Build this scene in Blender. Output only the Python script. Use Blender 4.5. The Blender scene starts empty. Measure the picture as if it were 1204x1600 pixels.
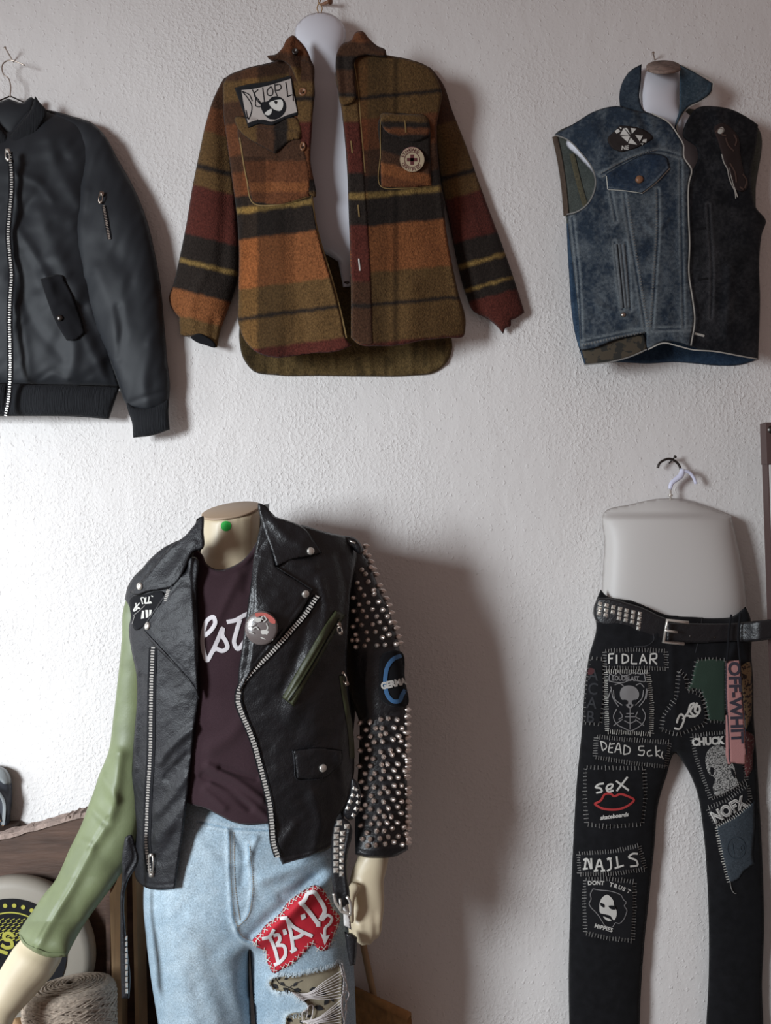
import bpy, bmesh, math, random
import numpy as np
from mathutils import Vector, Matrix
from mathutils.geometry import delaunay_2d_cdt
random.seed(7); RNG = np.random.RandomState(7)
SC = bpy.context.scene; COL = SC.collection
PI = math.pi

# ------------------------------------------------------------------ camera, light, exposure
CAM_D, FPX = 1.55, 1163.0            # camera distance from the wall (m), focal length (px of a 1600 px tall frame)
CAM_Z = 1.5
cam = bpy.data.cameras.new('camera'); camo = bpy.data.objects.new('camera', cam); COL.objects.link(camo)
camo.location = (0, -CAM_D, CAM_Z); camo.rotation_euler = (PI/2, 0, 0)
cam.sensor_fit = 'VERTICAL'; cam.sensor_height = 24; cam.lens = FPX/1600*24
cam.clip_start = .02; SC.camera = camo
SC.view_settings.view_transform = 'Standard'; SC.view_settings.look = 'None'
SC.view_settings.exposure = -0.30; SC.view_settings.gamma = 1; SC.view_settings.use_curve_mapping = False
wd = bpy.data.worlds.new('world'); SC.world = wd; wd.use_nodes = True
wd.node_tree.nodes['Background'].inputs[0].default_value = (1.0, .74, .67, 1)
wd.node_tree.nodes['Background'].inputs[1].default_value = .215
def area(name, loc, target, sx, sy, power, col):
    l = bpy.data.lights.new(name, 'AREA'); l.shape = 'RECTANGLE'; l.size = sx; l.size_y = sy; l.energy = power; l.color = col
    o = bpy.data.objects.new(name, l); COL.objects.link(o); o.location = loc
    o.rotation_euler = (Vector(target)-Vector(loc)).to_track_quat('-Z', 'Y').to_euler(); return o
area('daylight_from_doorway', (-2.45, -2.40, 1.72), (-0.45, 0, 0.70), .75, 1.05, 44, (.87, .945, 1.0)).data.spread = math.radians(92)
area('daylight_from_side_window', (-1.75, -.62, 1.08), (0.0, -.12, 0.90), .35, .70, 7, (.88, .95, 1.0))

# ------------------------------------------------------------------ coordinates
def P(px, py, d):
    """point at distance d (m) out of the wall seen at pixel (px, py) of the photograph"""
    s = (CAM_D-d)/FPX
    return ((px-602)*s, -d, CAM_Z-(py-800)*s)
def PN(px, py, d):
    px = np.asarray(px, float); py = np.asarray(py, float); d = np.asarray(d, float)+0*px
    s = (CAM_D-d)/FPX
    return np.stack([(px-602)*s, -d, CAM_Z-(py-800)*s], 1)
S0 = 1.4/FPX

# ------------------------------------------------------------------ noise
def vnoise(x, y, sc, seed=0):
    x = np.asarray(x, float)/sc+100; y = np.asarray(y, float)/sc+100
    xi = np.floor(x).astype(int); yi = np.floor(y).astype(int); fx = x-xi; fy = y-yi
    fx = fx*fx*(3-2*fx); fy = fy*fy*(3-2*fy)
    def h(a, b):
        n = (a*374761393+b*668265263+seed*974634777) & 0x7fffffff
        n = ((n ^ (n >> 13))*1274126177) & 0x7fffffff
        return ((n ^ (n >> 16)) & 0xffff)/65535.0
    return (h(xi, yi)*(1-fx)+h(xi+1, yi)*fx)*(1-fy)+(h(xi, yi+1)*(1-fx)+h(xi+1, yi+1)*fx)*fy-.5
def smooth(a, b, v):
    t = np.clip((v-a)/(b-a), 0, 1); return t*t*(3-2*t)

# ------------------------------------------------------------------ objects
def tag(o, label=None, cat=None, group=None, kind=None):
    if label: o['label'] = label
    if cat: o['category'] = cat
    if group: o['group'] = group
    if kind: o['kind'] = kind
    return o
def thing(name, label, cat, loc, group=None):
    o = bpy.data.objects.new(name, None); COL.objects.link(o); o.location = loc; o.empty_display_size = .05
    return tag(o, label, cat, group)
def rootof(o):
    while o.parent: o = o.parent
    return o
def mesh(name, V, F, mat, parent=None, flat=False, label=None):
    V = np.asarray(V, float)
    if parent is not None: V = V-np.array(rootof(parent).location)
    me = bpy.data.meshes.new(name); me.from_pydata([tuple(v) for v in V], [], [tuple(int(i) for i in f) for f in F]); me.update()
    if mat: me.materials.append(mat)
    if not flat: me.polygons.foreach_set('use_smooth', [True]*len(me.polygons))
    o = bpy.data.objects.new(name, me); COL.objects.link(o)
    if parent is not None: o.parent = parent
    if label: o['label'] = label
    return o
class MB:
    """collects pieces that become ONE mesh"""
    def __init__(s): s.V = []; s.F = []
    def add(s, V, F):
        n = len(s.V); s.V += [tuple(v) for v in V]; s.F += [tuple(int(i)+n for i in f) for f in F]; return s
    def box(s, c, size, R=None, bev=0):
        bm = bmesh.new(); bmesh.ops.create_cube(bm, size=1)
        for v in bm.verts: v.co = Vector((v.co.x*size[0], v.co.y*size[1], v.co.z*size[2]))
        if bev: bmesh.ops.bevel(bm, geom=bm.edges[:], offset=bev, segments=2, affect='EDGES')
        M = Matrix.Translation(Vector(c)) @ (R.to_4x4() if R is not None else Matrix())
        bm.verts.index_update()
        s.add([M @ v.co for v in bm.verts], [[v.index for v in f.verts] for f in bm.faces]); bm.free(); return s
    def tube(s, pts, r, n=8, cap=True):
        pts = [Vector(p) for p in pts]; r = r if hasattr(r, '__len__') else [r]*len(pts)
        V = []; F = []; up = None
        for i, p in enumerate(pts):
            t = (pts[min(i+1, len(pts)-1)]-pts[max(i-1, 0)]).normalized()
            if up is None: up = t.orthogonal().normalized()
            up = (up-t*up.dot(t)).normalized(); w = t.cross(up)
            for k in range(n):
                a = 2*PI*k/n; V.append(p+(up*math.cos(a)+w*math.sin(a))*r[i])
        for i in range(len(pts)-1):
            for k in range(n): F.append((i*n+k, i*n+(k+1) % n, (i+1)*n+(k+1) % n, (i+1)*n+k))
        if cap: F.append(tuple(range(n-1, -1, -1))); F.append(tuple((len(pts)-1)*n+k for k in range(n)))
        return s.add(V, F)
    def lathe(s, c, prof, axis=(0, -1, 0), n=20, sx=1):
        q = Vector((0, 0, 1)).rotation_difference(Vector(axis)); V = []; F = []
        for (r, h) in prof:
            for k in range(n):
                a = 2*PI*k/n; V.append(Vector(c)+q @ Vector((r*math.cos(a)*sx, r*math.sin(a), h)))
        for i in range(len(prof)-1):
            for k in range(n): F.append((i*n+k, i*n+(k+1) % n, (i+1)*n+(k+1) % n, (i+1)*n+k))
        F.append(tuple(range(n-1, -1, -1))); F.append(tuple((len(prof)-1)*n+k for k in range(n)))
        return s.add(V, F)
    def build(s, name, mat, parent=None, flat=False, label=None):
        return mesh(name, s.V, s.F, mat, parent, flat, label)

def cr(pts, step=3.0, closed=False):
    """Catmull-Rom through points; (x, y, 1) marks a corner"""
    n = len(pts); P2 = [np.array(p[:2], float) for p in pts]; cor = [len(p) > 2 for p in pts]; out = []
    m = n if closed else n-1
    for i in range(m):
        a, b = P2[i], P2[(i+1) % n]
        pa = P2[(i-1) % n] if (closed or i > 0) else a; pb = P2[(i+2) % n] if (closed or i+2 < n) else b
        L = np.linalg.norm(b-a)
        def tan(p, q, r):
            l1 = np.linalg.norm(q-p)+1e-6; l2 = np.linalg.norm(r-q)+1e-6
            t = ((q-p)/l1*l2+(r-q)/l2*l1)/(l1+l2); return t*L
        ta = (b-a) if cor[i] or (not closed and i == 0) else tan(pa, a, b)
        tb = (b-a) if cor[(i+1) % n] or (not closed and i == n-2) else tan(a, b, pb)
        k = max(1, int(round(L/step)))
        for j in range(k):
            t = j/k; h = t*t*(3-2*t)
            out.append((2*t**3-3*t*t+1)*a+(t**3-2*t*t+t)*ta+h*b+(t**3-t*t)*tb)
    if not closed: out.append(P2[-1])
    return np.array(out)
def pdist(x, y, poly, closed=False):
    x = np.asarray(x, float).ravel(); y = np.asarray(y, float).ravel(); best = np.full(x.shape, 1e9)
    n = len(poly)
    for i in range(n if closed else n-1):
        a = poly[i]; b = poly[(i+1) % n]; dx, dy = b[0]-a[0], b[1]-a[1]; L = dx*dx+dy*dy+1e-12
        t = np.clip(((x-a[0])*dx+(y-a[1])*dy)/L, 0, 1)
        best = np.minimum(best, (x-a[0]-t*dx)**2+(y-a[1]-t*dy)**2)
    return np.sqrt(best)
def inside(x, y, poly):
    x = np.asarray(x, float).ravel(); y = np.asarray(y, float).ravel(); c = np.zeros(x.shape, bool); n = len(poly)
    for i in range(n):
        x1, y1 = poly[i]; x2, y2 = poly[(i+1) % n]
        if y1 == y2: continue
        c ^= ((y1 > y) != (y2 > y)) & (x < (x2-x1)*(y-y1)/(y2-y1)+x1)
    return c
def const(v): return lambda x, y: np.full(np.asarray(x, float).shape, float(v))

class Sheet:
    """a cloth piece: outline (photo px), base depth, rounded by thickness (cap px) or blown up like a body (k)"""
    def __init__(s, outline, base, k=None, cap=3.0, kb=0.0, capb=None, ridges=(), extra=None, step=3.0):
        s.poly = cr(outline, step, True); s.base = base if callable(base) else const(base)
        s.k, s.cap, s.kb, s.capb, s.ridges, s.extra, s.step = k, cap, kb, capb or cap, [(cr(r[0], 5), r[1], r[2]) for r in ridges], extra, step
        if k is not None:
            lo = s.poly.min(0)-8; hi = s.poly.max(0)+8; g = max(2.0, max(hi-lo)/150); s.lo, s.g = lo, g
            nx, ny = int((hi[0]-lo[0])/g)+2, int((hi[1]-lo[1])/g)+2
            X, Y = np.meshgrid(lo[0]+np.arange(nx)*g, lo[1]+np.arange(ny)*g)
            m = inside(X, Y, s.poly).reshape(X.shape); u = np.zeros(X.shape); par = (np.add.outer(np.arange(ny), np.arange(nx)) % 2).astype(bool)
            w = 2/(1+math.sin(PI/max(20, min(nx, ny))))
            m[0, :] = m[-1, :] = m[:, 0] = m[:, -1] = False
            for it in range(260):
                for c in (0, 1):
                    q = np.zeros_like(u); q[1:-1, 1:-1] = (u[:-2, 1:-1]+u[2:, 1:-1]+u[1:-1, :-2]+u[1:-1, 2:]+g*g)/4
                    sel = m & (par == bool(c)); u[sel] += w*(q[sel]-u[sel])
            s.u = np.maximum(u, 0)
    def infl(s, x, y):
        x = np.asarray(x, float).ravel(); y = np.asarray(y, float).ravel(); ins = inside(x, y, s.poly)
        if s.k is None:
            d = pdist(x, y, s.poly, True); t = np.clip(d/max(s.cap, 1e-6), 0, 1)
            return np.where(ins, s.cap*np.sqrt(1-(1-t)**2), 0)
        fx = (x-s.lo[0])/s.g; fy = (y-s.lo[1])/s.g; ny, nx = s.u.shape
        xi = np.clip(fx.astype(int), 0, nx-2); yi = np.clip(fy.astype(int), 0, ny-2); fx = np.clip(fx-xi, 0, 1); fy = np.clip(fy-yi, 0, 1)
        u = (s.u[yi, xi]*(1-fx)+s.u[yi, xi+1]*fx)*(1-fy)+(s.u[yi+1, xi]*(1-fx)+s.u[yi+1, xi+1]*fx)*fy
        return np.where(ins, np.sqrt(2*np.maximum(u, 0)), 0)
    def capped(s, h, k, cap):
        h = h*k; return h/(1+(h/cap)**4)**.25
    def front(s, x, y):
        x = np.atleast_1d(np.asarray(x, float)); y = np.atleast_1d(np.asarray(y, float))
        h = s.infl(x, y); f = h if s.k is None else s.capped(h, s.k, s.cap)
        d = s.base(x, y)+f*S0; e = np.tanh(h/(1.5 if s.k is None else 5))
        for (pl, a, sg) in s.ridges: d = d+a*np.exp(-(pdist(x, y, pl)/sg)**2)*e
        if s.extra is not None: d = d+s.extra(x, y)*e
        return d
    def at(s, px, py, lift=0.0): return Vector(P(px, py, float(s.front([px], [py])[0])+lift))
    def normal(s, px, py):
        e = 1.5; a = s.at(px+e, py)-s.at(px-e, py); b = s.at(px, py+e)-s.at(px, py-e); n = a.cross(b)
        if n.y > 0: n = -n
        return n.normalized()
    def build(s, name, mat, parent=None, col=None, label=None):
        st = s.step; lo = s.poly.min(0); hi = s.poly.max(0); pts = []
        ys = np.arange(lo[1], hi[1], st*.87)
        for j, yy in enumerate(ys):
            xs = np.arange(lo[0]+(st/2 if j % 2 else 0), hi[0], st); pts.append(np.stack([xs, np.full(xs.shape, yy)], 1))
        pts = np.concatenate(pts) if pts else np.zeros((0, 2))
        if len(pts):
            ok = inside(pts[:, 0], pts[:, 1], s.poly); pts = pts[ok]
            pts = pts[pdist(pts[:, 0], pts[:, 1], s.poly, True) > st*.5] if len(pts) else pts
        n = len(s.poly); allp = np.concatenate([s.poly, pts])
        vs, ed, fs, ov, oe, of = delaunay_2d_cdt([Vector(p) for p in allp], [], [list(range(n))], 1, 1e-5)
        V2 = np.array([tuple(v) for v in vs]); F = [tuple(f) for f in fs]
        bd = set(); 
        for i, o_ in enumerate(ov):
            if any(q < n for q in o_): bd.add(i)
        isb = np.array([i in bd or not ov[i] for i in range(len(V2))])
        df = s.front(V2[:, 0], V2[:, 1]); h = s.infl(V2[:, 0], V2[:, 1]); db = s.base(V2[:, 0], V2[:, 1])
        if s.k is not None and s.kb: db = db-s.capped(h, s.kb, s.capb)*S0
        df = np.where(isb, s.base(V2[:, 0], V2[:, 1]), np.maximum(df, db+.0002))
        A = PN(V2[:, 0], V2[:, 1], df); B = PN(V2[:, 0], V2[:, 1], db)
        idx = np.arange(len(V2)); back = idx.copy(); ib = np.where(~isb)[0]; back[ib] = len(V2)+np.arange(len(ib))
        V = np.concatenate([A, B[ib]])
        # front faces look towards -Y
        a, b, c = V[F[0][0]], V[F[0][1]], V[F[0][2]]; flip = np.cross(b-a, c-a)[1] > 0
        FF = [(f[::-1] if flip else f) for f in F]; FB = [tuple(back[i] for i in f[::-1]) for f in FF]
        o = mesh(name, V, FF+[f for f in FB if not all(isb[i] for i in F[0]) or True], mat, parent, label=label)
        W2 = np.concatenate([V2, V2[ib]])
        me = o.data; uv = me.uv_layers.new(name='UVMap'); li = np.empty(len(me.loops), int); me.loops.foreach_get('vertex_index', li)
        UV = np.stack([(W2[:, 0]-602)*S0, -(W2[:, 1]-800)*S0], 1)[li]; uv.data.foreach_set('uv', UV.ravel())
        if col is not None:
            C = np.asarray(col(W2[:, 0], W2[:, 1]), float); C = np.concatenate([C, np.ones((len(C), 1))], 1)
            at = me.color_attributes.new(name='Col', type='FLOAT_COLOR', domain='POINT'); at.data.foreach_set('color', C.ravel())
        return o

def ribbon(mb, pts, w, surf, lift=.0008, hump=.0006, step=4, taper=False):
    """flat or raised band of width w px lying on surf along a px polyline"""
    p = cr(pts, step) if len(pts) > 2 else np.array([np.array(pts[0][:2], float)*(1-t)+np.array(pts[1][:2], float)*t for t in np.linspace(0, 1, max(2, int(math.dist(pts[0][:2], pts[1][:2])/step)+1))])
    t = np.gradient(p, axis=0); t /= np.linalg.norm(t, axis=1)[:, None]+1e-9; nn = np.stack([-t[:, 1], t[:, 0]], 1)
    ww = np.full(len(p), w/2.0)
    if taper: ww = ww*np.sin(np.linspace(.25, PI-.25, len(p)))
    L = p+nn*ww[:, None]; R = p-nn*ww[:, None]; f = surf if callable(surf) else surf.front
    al = np.concatenate([L, p, R]); d = f(al[:, 0], al[:, 1])+lift; n = len(p); d[n:2*n] += hump
    F = []
    for i in range(n-1):
        F += [(i, i+1, n+i+1, n+i), (n+i, n+i+1, 2*n+i+1, 2*n+i)]
    return mb.add(PN(al[:, 0], al[:, 1], d), F)
def strokes(name, lines, w, surf, mat, parent, lift=.0009, label=None, step=4, hump=.0003):
    mb = MB()
    for l in lines: ribbon(mb, l, w, surf, lift, hump, step)
    return mb.build(name, mat, parent, label=label)
def stitch_lines(poly, gap, length, closed=False, perp=True, jit=.3, off=0):
    p = cr(poly, gap, closed); p = np.concatenate([p, p[:1]]) if closed else p; out = []
    for i in range(len(p)-1):
        t = p[i+1]-p[i]; L = np.linalg.norm(t)+1e-9; t = t/L; nn = np.array([-t[1], t[0]]); c = (p[i]+p[i+1])/2+nn*off
        dr = nn if perp else t
        dr = dr+ (RNG.rand(2)-.5)*jit; l = length*(1+(RNG.rand()-.5)*jit*1.5)/2
        out.append([tuple(c-dr*l), tuple(c+dr*l)])
    return out
def text_mb(mb, txt, size, org, rot=0.0, surf=None, lift=.0012, bold=.0, sx=1.0, shear=0.0, warp=None, gap=1.0):
    cu = bpy.data.curves.new('t', 'FONT'); cu.body = txt; cu.size = 1.0; cu.offset = bold; cu.resolution_u = 3; cu.shear = shear; cu.space_character = gap
    ob = bpy.data.objects.new('t', cu); me = bpy.data.meshes.new_from_object(ob)
    V = np.array([tuple(v.co) for v in me.vertices]); F = [tuple(p.vertices) for p in me.polygons]
    bpy.data.objects.remove(ob); bpy.data.curves.remove(cu); bpy.data.meshes.remove(me)
    if not len(V): return mb
    x = V[:, 0]*size*sx; y = -V[:, 1]*size
    if warp: x, y = warp(x, y)
    c, s_ = math.cos(rot), math.sin(rot); X = org[0]+x*c-y*s_; Y = org[1]+x*s_+y*c
    f = surf if callable(surf) else surf.front
    # tessellate so that lettering follows the cloth
    d = f(X, Y)+lift
    return mb.add(PN(X, Y, d), F)
def fill(mb, poly, surf, lift, step=4):
    """flat printed shape on a surface"""
    sh = cr(poly, step, True); lo, hi = sh.min(0), sh.max(0); pts = []
    for yy in np.arange(lo[1], hi[1], step): 
        for xx in np.arange(lo[0], hi[0], step): pts.append((xx, yy))
    pts = np.array(pts) if pts else np.zeros((0, 2))
    if len(pts): pts = pts[inside(pts[:, 0], pts[:, 1], sh) & (pdist(pts[:, 0], pts[:, 1], sh, True) > step*.4)]
    allp = np.concatenate([sh, pts]) if len(pts) else sh
    vs, ed, fs, *_ = delaunay_2d_cdt([Vector(p) for p in allp], [], [list(range(len(sh)))], 1, 1e-5)
    V2 = np.array([tuple(v) for v in vs]); f = surf if callable(surf) else surf.front
    mb.add(PN(V2[:, 0], V2[:, 1], f(V2[:, 0], V2[:, 1])+lift), [tuple(q) for q in fs]); return mb

# ------------------------------------------------------------------ materials
def srgb(r, g, b):
    f = lambda c: (c/255/12.92 if c/255 <= .04045 else ((c/255+.055)/1.055)**2.4)
    return (f(r), f(g), f(b))
def mat(name, col=(.5, .5, .5), rough=.6, metal=0, spec=.5, attr=False, var=.0, vscale=200, bump=0.0, bscale=400, bdist=.001, bump2=0, b2scale=60,
        sheen=0, coat=0, stretch=None, vor=False, sss=0, trans=0, speck=None):
    m = bpy.data.materials.new(name); m.use_nodes = True; nt = m.node_tree; N = nt.nodes; L = nt.links; b = N['Principled BSDF']
    b.inputs['Base Color'].default_value = (*col, 1); b.inputs['Roughness'].default_value = rough; b.inputs['Metallic'].default_value = metal
    b.inputs['Specular IOR Level'].default_value = spec
    b.inputs['Sheen Weight'].default_value = sheen; b.inputs['Coat Weight'].default_value = coat
    if sheen: b.inputs['Sheen Roughness'].default_value = .5
    if trans: b.inputs['Transmission Weight'].default_value = trans
    if sss: b.inputs['Subsurface Weight'].default_value = sss; b.inputs['Subsurface Scale'].default_value = .03
    tc = N.new('ShaderNodeTexCoord'); mp = N.new('ShaderNodeMapping'); L.new(tc.outputs['Object'], mp.inputs[0])
    if stretch: mp.inputs['Scale'].default_value = stretch
    src = None
    if attr:
        a = N.new('ShaderNodeAttribute'); a.attribute_name = 'Col'; src = a.outputs['Color']
    if var:
        n = N.new('ShaderNodeTexNoise'); n.inputs['Scale'].default_value = vscale; n.inputs['Detail'].default_value = 4; L.new(mp.outputs[0], n.inputs['Vector'])
        mr = N.new('ShaderNodeMapRange'); mr.inputs[1].default_value = .25; mr.inputs[2].default_value = .75; mr.inputs[3].default_value = 1-var; mr.inputs[4].default_value = 1+var
        L.new(n.outputs[0], mr.inputs[0]); mx = N.new('ShaderNodeVectorMath'); mx.operation = 'SCALE'
        if src: L.new(src, mx.inputs[0])
        else: mx.inputs[0].default_value = col
        L.new(mr.outputs[0], mx.inputs['Scale']); src = mx.outputs[0]
    if speck:
        n = N.new('ShaderNodeTexNoise'); n.inputs['Scale'].default_value = speck[0]; L.new(mp.outputs[0], n.inputs['Vector'])
        mr = N.new('ShaderNodeMapRange'); mr.inputs[1].default_value = speck[1]; mr.inputs[2].default_value = speck[1]+.04; L.new(n.outputs[0], mr.inputs[0])
        mx = N.new('ShaderNodeMix'); mx.data_type = 'RGBA'; L.new(mr.outputs[0], mx.inputs['Factor'])
        if src: L.new(src, mx.inputs['A'])
        else: mx.inputs['A'].default_value = (*col, 1)
        mx.inputs['B'].default_value = (*speck[2], 1); src = mx.outputs['Result']
    if src: L.new(src, b.inputs['Base Color'])
    last = None
    if bump:
        if vor:
            n = N.new('ShaderNodeTexVoronoi'); n.inputs['Scale'].default_value = bscale; out = n.outputs['Distance']
        else:
            n = N.new('ShaderNodeTexNoise'); n.inputs['Scale'].default_value = bscale; n.inputs['Detail'].default_value = 5; out = n.outputs[0]
        L.new(mp.outputs[0], n.inputs['Vector']); bp = N.new('ShaderNodeBump'); bp.inputs['Strength'].default_value = bump; bp.inputs['Distance'].default_value = bdist
        L.new(out, bp.inputs['Height']); last = bp
    if bump2:
        n = N.new('ShaderNodeTexNoise'); n.inputs['Scale'].default_value = b2scale; n.inputs['Detail'].default_value = 3; L.new(mp.outputs[0], n.inputs['Vector'])
        bp = N.new('ShaderNodeBump'); bp.inputs['Strength'].default_value = bump2; bp.inputs['Distance'].default_value = bdist*6; L.new(n.outputs[0], bp.inputs['Height'])
        if last: L.new(last.outputs[0], bp.inputs['Normal'])
        last = bp
    if last: L.new(last.outputs[0], b.inputs['Normal'])
    return m
def wall_mat():
    m = bpy.data.materials.new('painted_stucco'); m.use_nodes = True; nt = m.node_tree; N = nt.nodes; L = nt.links; b = N['Principled BSDF']
    b.inputs['Base Color'].default_value = (.80, .765, .745, 1); b.inputs['Roughness'].default_value = .55; b.inputs['Specular IOR Level'].default_value = .35
    tc = N.new('ShaderNodeTexCoord')
    def noise(sc, det, ro=.5, dist=0, scale3=None):
        n = N.new('ShaderNodeTexNoise'); n.inputs['Scale'].default_value = sc; n.inputs['Detail'].default_value = det; n.inputs['Roughness'].default_value = ro; n.inputs['Distortion'].default_value = dist
        if scale3:
            mp = N.new('ShaderNodeMapping'); mp.inputs['Scale'].default_value = scale3; mp.inputs['Rotation'].default_value = (0, .5, 0); L.new(tc.outputs['Object'], mp.inputs[0]); L.new(mp.outputs[0], n.inputs['Vector'])
        else: L.new(tc.outputs['Object'], n.inputs['Vector'])
        return n.outputs[0]
    def mrange(v, a, b_, c=0, d=1):
        r = N.new('ShaderNodeMapRange'); r.inputs[1].default_value = a; r.inputs[2].default_value = b_; r.inputs[3].default_value = c; r.inputs[4].default_value = d; L.new(v, r.inputs[0]); return r.outputs[0]
    def mul(a, b_):
        r = N.new('ShaderNodeMath'); r.operation = 'MULTIPLY'; L.new(a, r.inputs[0])
        if isinstance(b_, float): r.inputs[1].default_value = b_
        else: L.new(b_, r.inputs[1])
        return r.outputs[0]
    def addn(a, b_):
        r = N.new('ShaderNodeMath'); r.operation = 'ADD'; L.new(a, r.inputs[0]); L.new(b_, r.inputs[1]); return r.outputs[0]
    fine = mrange(noise(140, 3, .55), .46, .70)            # small grains of plaster
    pits = mrange(noise(120, 2, .5, .3), .60, .72)         # sparse pimples
    patch = mrange(noise(3.0, 2), .42, .60, .15, 1)       # rough areas against trowelled smooth areas
    trowel = mrange(noise(22, 3, .5, .5, (1, 1, .6)), .3, .7)
    h = addn(addn(mul(mul(fine, patch), .0010), mul(pits, .0006)), mul(trowel, .0008))
    bp = N.new('ShaderNodeBump'); bp.inputs['Strength'].default_value = 1; bp.inputs['Distance'].default_value = 1.0
    L.new(h, bp.inputs['Height']); L.new(bp.outputs[0], b.inputs['Normal'])
    return m
M = {}
M['wall'] = wall_mat()
M['leather'] = mat('black_leather', (.008, .008, .010), .42, bump=.5, bscale=420, bdist=.0006, bump2=.45, b2scale=65, vor=True, spec=.6)
M['leather_l'] = mat('lit_side_black_leather', (.011, .011, .014), .52, bump=.55, bscale=420, bdist=.0006, bump2=.55, b2scale=70, vor=True, spec=.42, var=.25, vscale=30)  # greyer copy of the black leather; haze on the lit left half painted in
M['blackcloth'] = mat('black_cloth', (.008, .008, .010), .9, spec=.2, bump=.4, bscale=900, bdist=.0004, sheen=.02)
M['blackdenim'] = mat('black_denim', (.0075, .0075, .009), .9, spec=.2, bump=.5, bscale=900, bdist=.0004, var=.35, vscale=60, sheen=.02)
M['patchcloth'] = mat('faded_black_cotton', (.011, .011, .013), .9, spec=.2, bump=.4, bscale=900, bdist=.0004, sheen=.03)
M['nylon'] = mat('black_nylon', (.009, .011, .015), .60, bump=.25, bscale=900, bdist=.0003, bump2=.25, b2scale=22, spec=.4, sheen=.04)
M['rib'] = mat('black_ribbed_knit', (.011, .012, .015), .8, bump=1, bscale=60, bdist=.003, stretch=(14, 1, .3), sheen=.03, spec=.25)
M['wool'] = mat('brushed_wool_plaid', rough=.95, attr=True, var=.45, vscale=260, bump=1, bscale=330, bdist=.002, sheen=.06, spec=.15)
M['denim'] = mat('blue_denim', rough=.85, attr=True, var=.35, vscale=420, bump=.6, bscale=800, bdist=.0008, bump2=.2, b2scale=50, spec=.2)
M['tee'] = mat('maroon_cotton', (.035, .017, .022), .9, var=.15, vscale=500, bump=.3, bscale=900, bdist=.0005, spec=.2, sheen=.05)
M['olive'] = mat('olive_leather', (.17, .20, .10), .5, attr=False, bump=.3, bscale=300, bdist=.0006, bump2=.25, b2scale=25, var=.18, vscale=18)
M['green_strip'] = mat('dark_olive_leather', (.045, .050, .022), .5, bump=.3, bscale=300, bdist=.0006)
M['cream'] = mat('cream_fibreglass', (.62, .52, .36), .42, bump2=.03, b2scale=8)
M['neckcap'] = mat('tan_neck_cap', (.44, .32, .22), .5)
M['whiteplast'] = mat('white_plastic', (.74, .74, .80), .4)
M['frost'] = mat('frosted_plastic', (.63, .60, .575), .5)
M['lilac'] = mat('white_hook_plastic', (.72, .72, .88), .35)
M['cork'] = mat('mottled_brown_cap', (.24, .17, .14), .8, var=.5, vscale=120, bump=.5, bscale=200)
M['steel'] = mat('bright_metal', (.80, .76, .70), .30, metal=.75)
M['dullsteel'] = mat('dull_metal', (.50, .42, .36), .35, metal=1)
M['darksteel'] = mat('dark_metal', (.10, .09, .085), .35, metal=1)
M['teeth'] = mat('zip_teeth_metal', (.62, .59, .55), .35, metal=.3)
M['spike'] = mat('spike_metal', (.80, .70, .64), .28, metal=.85)
M['print'] = mat('white_print', (.60, .58, .54), .8)
M['greyprint'] = mat('grey_print', (.23, .22, .22), .85)
M['dimprint'] = mat('dark_grey_print', (.026, .026, .030), .9)
M['thread'] = mat('pale_thread', (.46, .44, .40), .8)
M['dimthread'] = mat('grey_thread', (.20, .19, .18), .85)
M['gold'] = mat('golden_thread', (.22, .14, .05), .8)
M['red'] = mat('red_print', (.42, .035, .035), .8)
M['redcloth'] = mat('red_cloth', (.50, .012, .028), .8, bump=.3, bscale=700)
M['whitepaint'] = mat('white_fabric_paint', (.78, .76, .76), .7)
M['teeprint'] = mat('grey_white_tee_print', (.62, .58, .60), .7, var=.12, vscale=40)
M['blue'] = mat('blue_print', (.05, .15, .32), .7)
M['pink'] = mat('pink_webbing', (.42, .20, .19), .85, bump=.5, bscale=900)
M['navyprint'] = mat('dark_webbing_print', (.035, .030, .045), .8)
M['greencloth'] = mat('dark_green_cloth', (.022, .045, .030), .9, bump=.4, bscale=700)
M['leop'] = mat('mottled_tan_cloth', (.28, .19, .10), .9, speck=(170, .52, (.03, .02, .02)), bump=.4, bscale=700)
M['leaf'] = mat('tan_cloth', (.26, .22, .15), .85, bump=.4, bscale=700)
M['blackleaf'] = mat('black_leaf_print', (.012, .012, .014), .8)
M['camo'] = mat('camouflage_lining', (.06, .045, .028), .85, speck=(60, .52, (.02, .018, .014)))
M['copper'] = mat('brown_button', (.24, .11, .055), .35)
M['brownplank'] = mat('dark_brown_wood', (.070, .038, .026), .7, var=.5, vscale=9, stretch=(1, 1, 6), bump=.5, bscale=30, bdist=.002)
M['barkedge'] = mat('splintered_wood_edge', (.27, .20, .17), .85, var=.4, vscale=50, bump=1, bscale=90, bdist=.004)
M['palewood'] = mat('pale_brown_wood', (.44, .28, .15), .6, var=.3, vscale=14, stretch=(6, 1, .6), bump=.4, bscale=40, bdist=.001)
M['straw'] = mat('golden_straw', (.36, .18, .06), .7, var=.3, vscale=60, bump=.6, bscale=90, bdist=.002)
M['stick'] = mat('pale_stick_wood', (.36, .24, .13), .6, var=.12, vscale=12)
M['twine'] = mat('natural_twine', (.36, .29, .23), .95, var=.4, vscale=200, bump=.5, bscale=500, bdist=.001)
M['creamdisc'] = mat('cream_disc', (.27, .24, .20), .6)
M['yellow'] = mat('mustard_print', (.36, .34, .05), .6)
M['brownframe'] = mat('dark_brown_frame', (.10, .062, .058), .5)
M['whiteboard'] = mat('white_board', (.62, .59, .57), .5)
M['floor'] = mat('floor_concrete', (.22, .19, .17), .7, var=.3, vscale=4, bump=.2, bscale=30)
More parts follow.
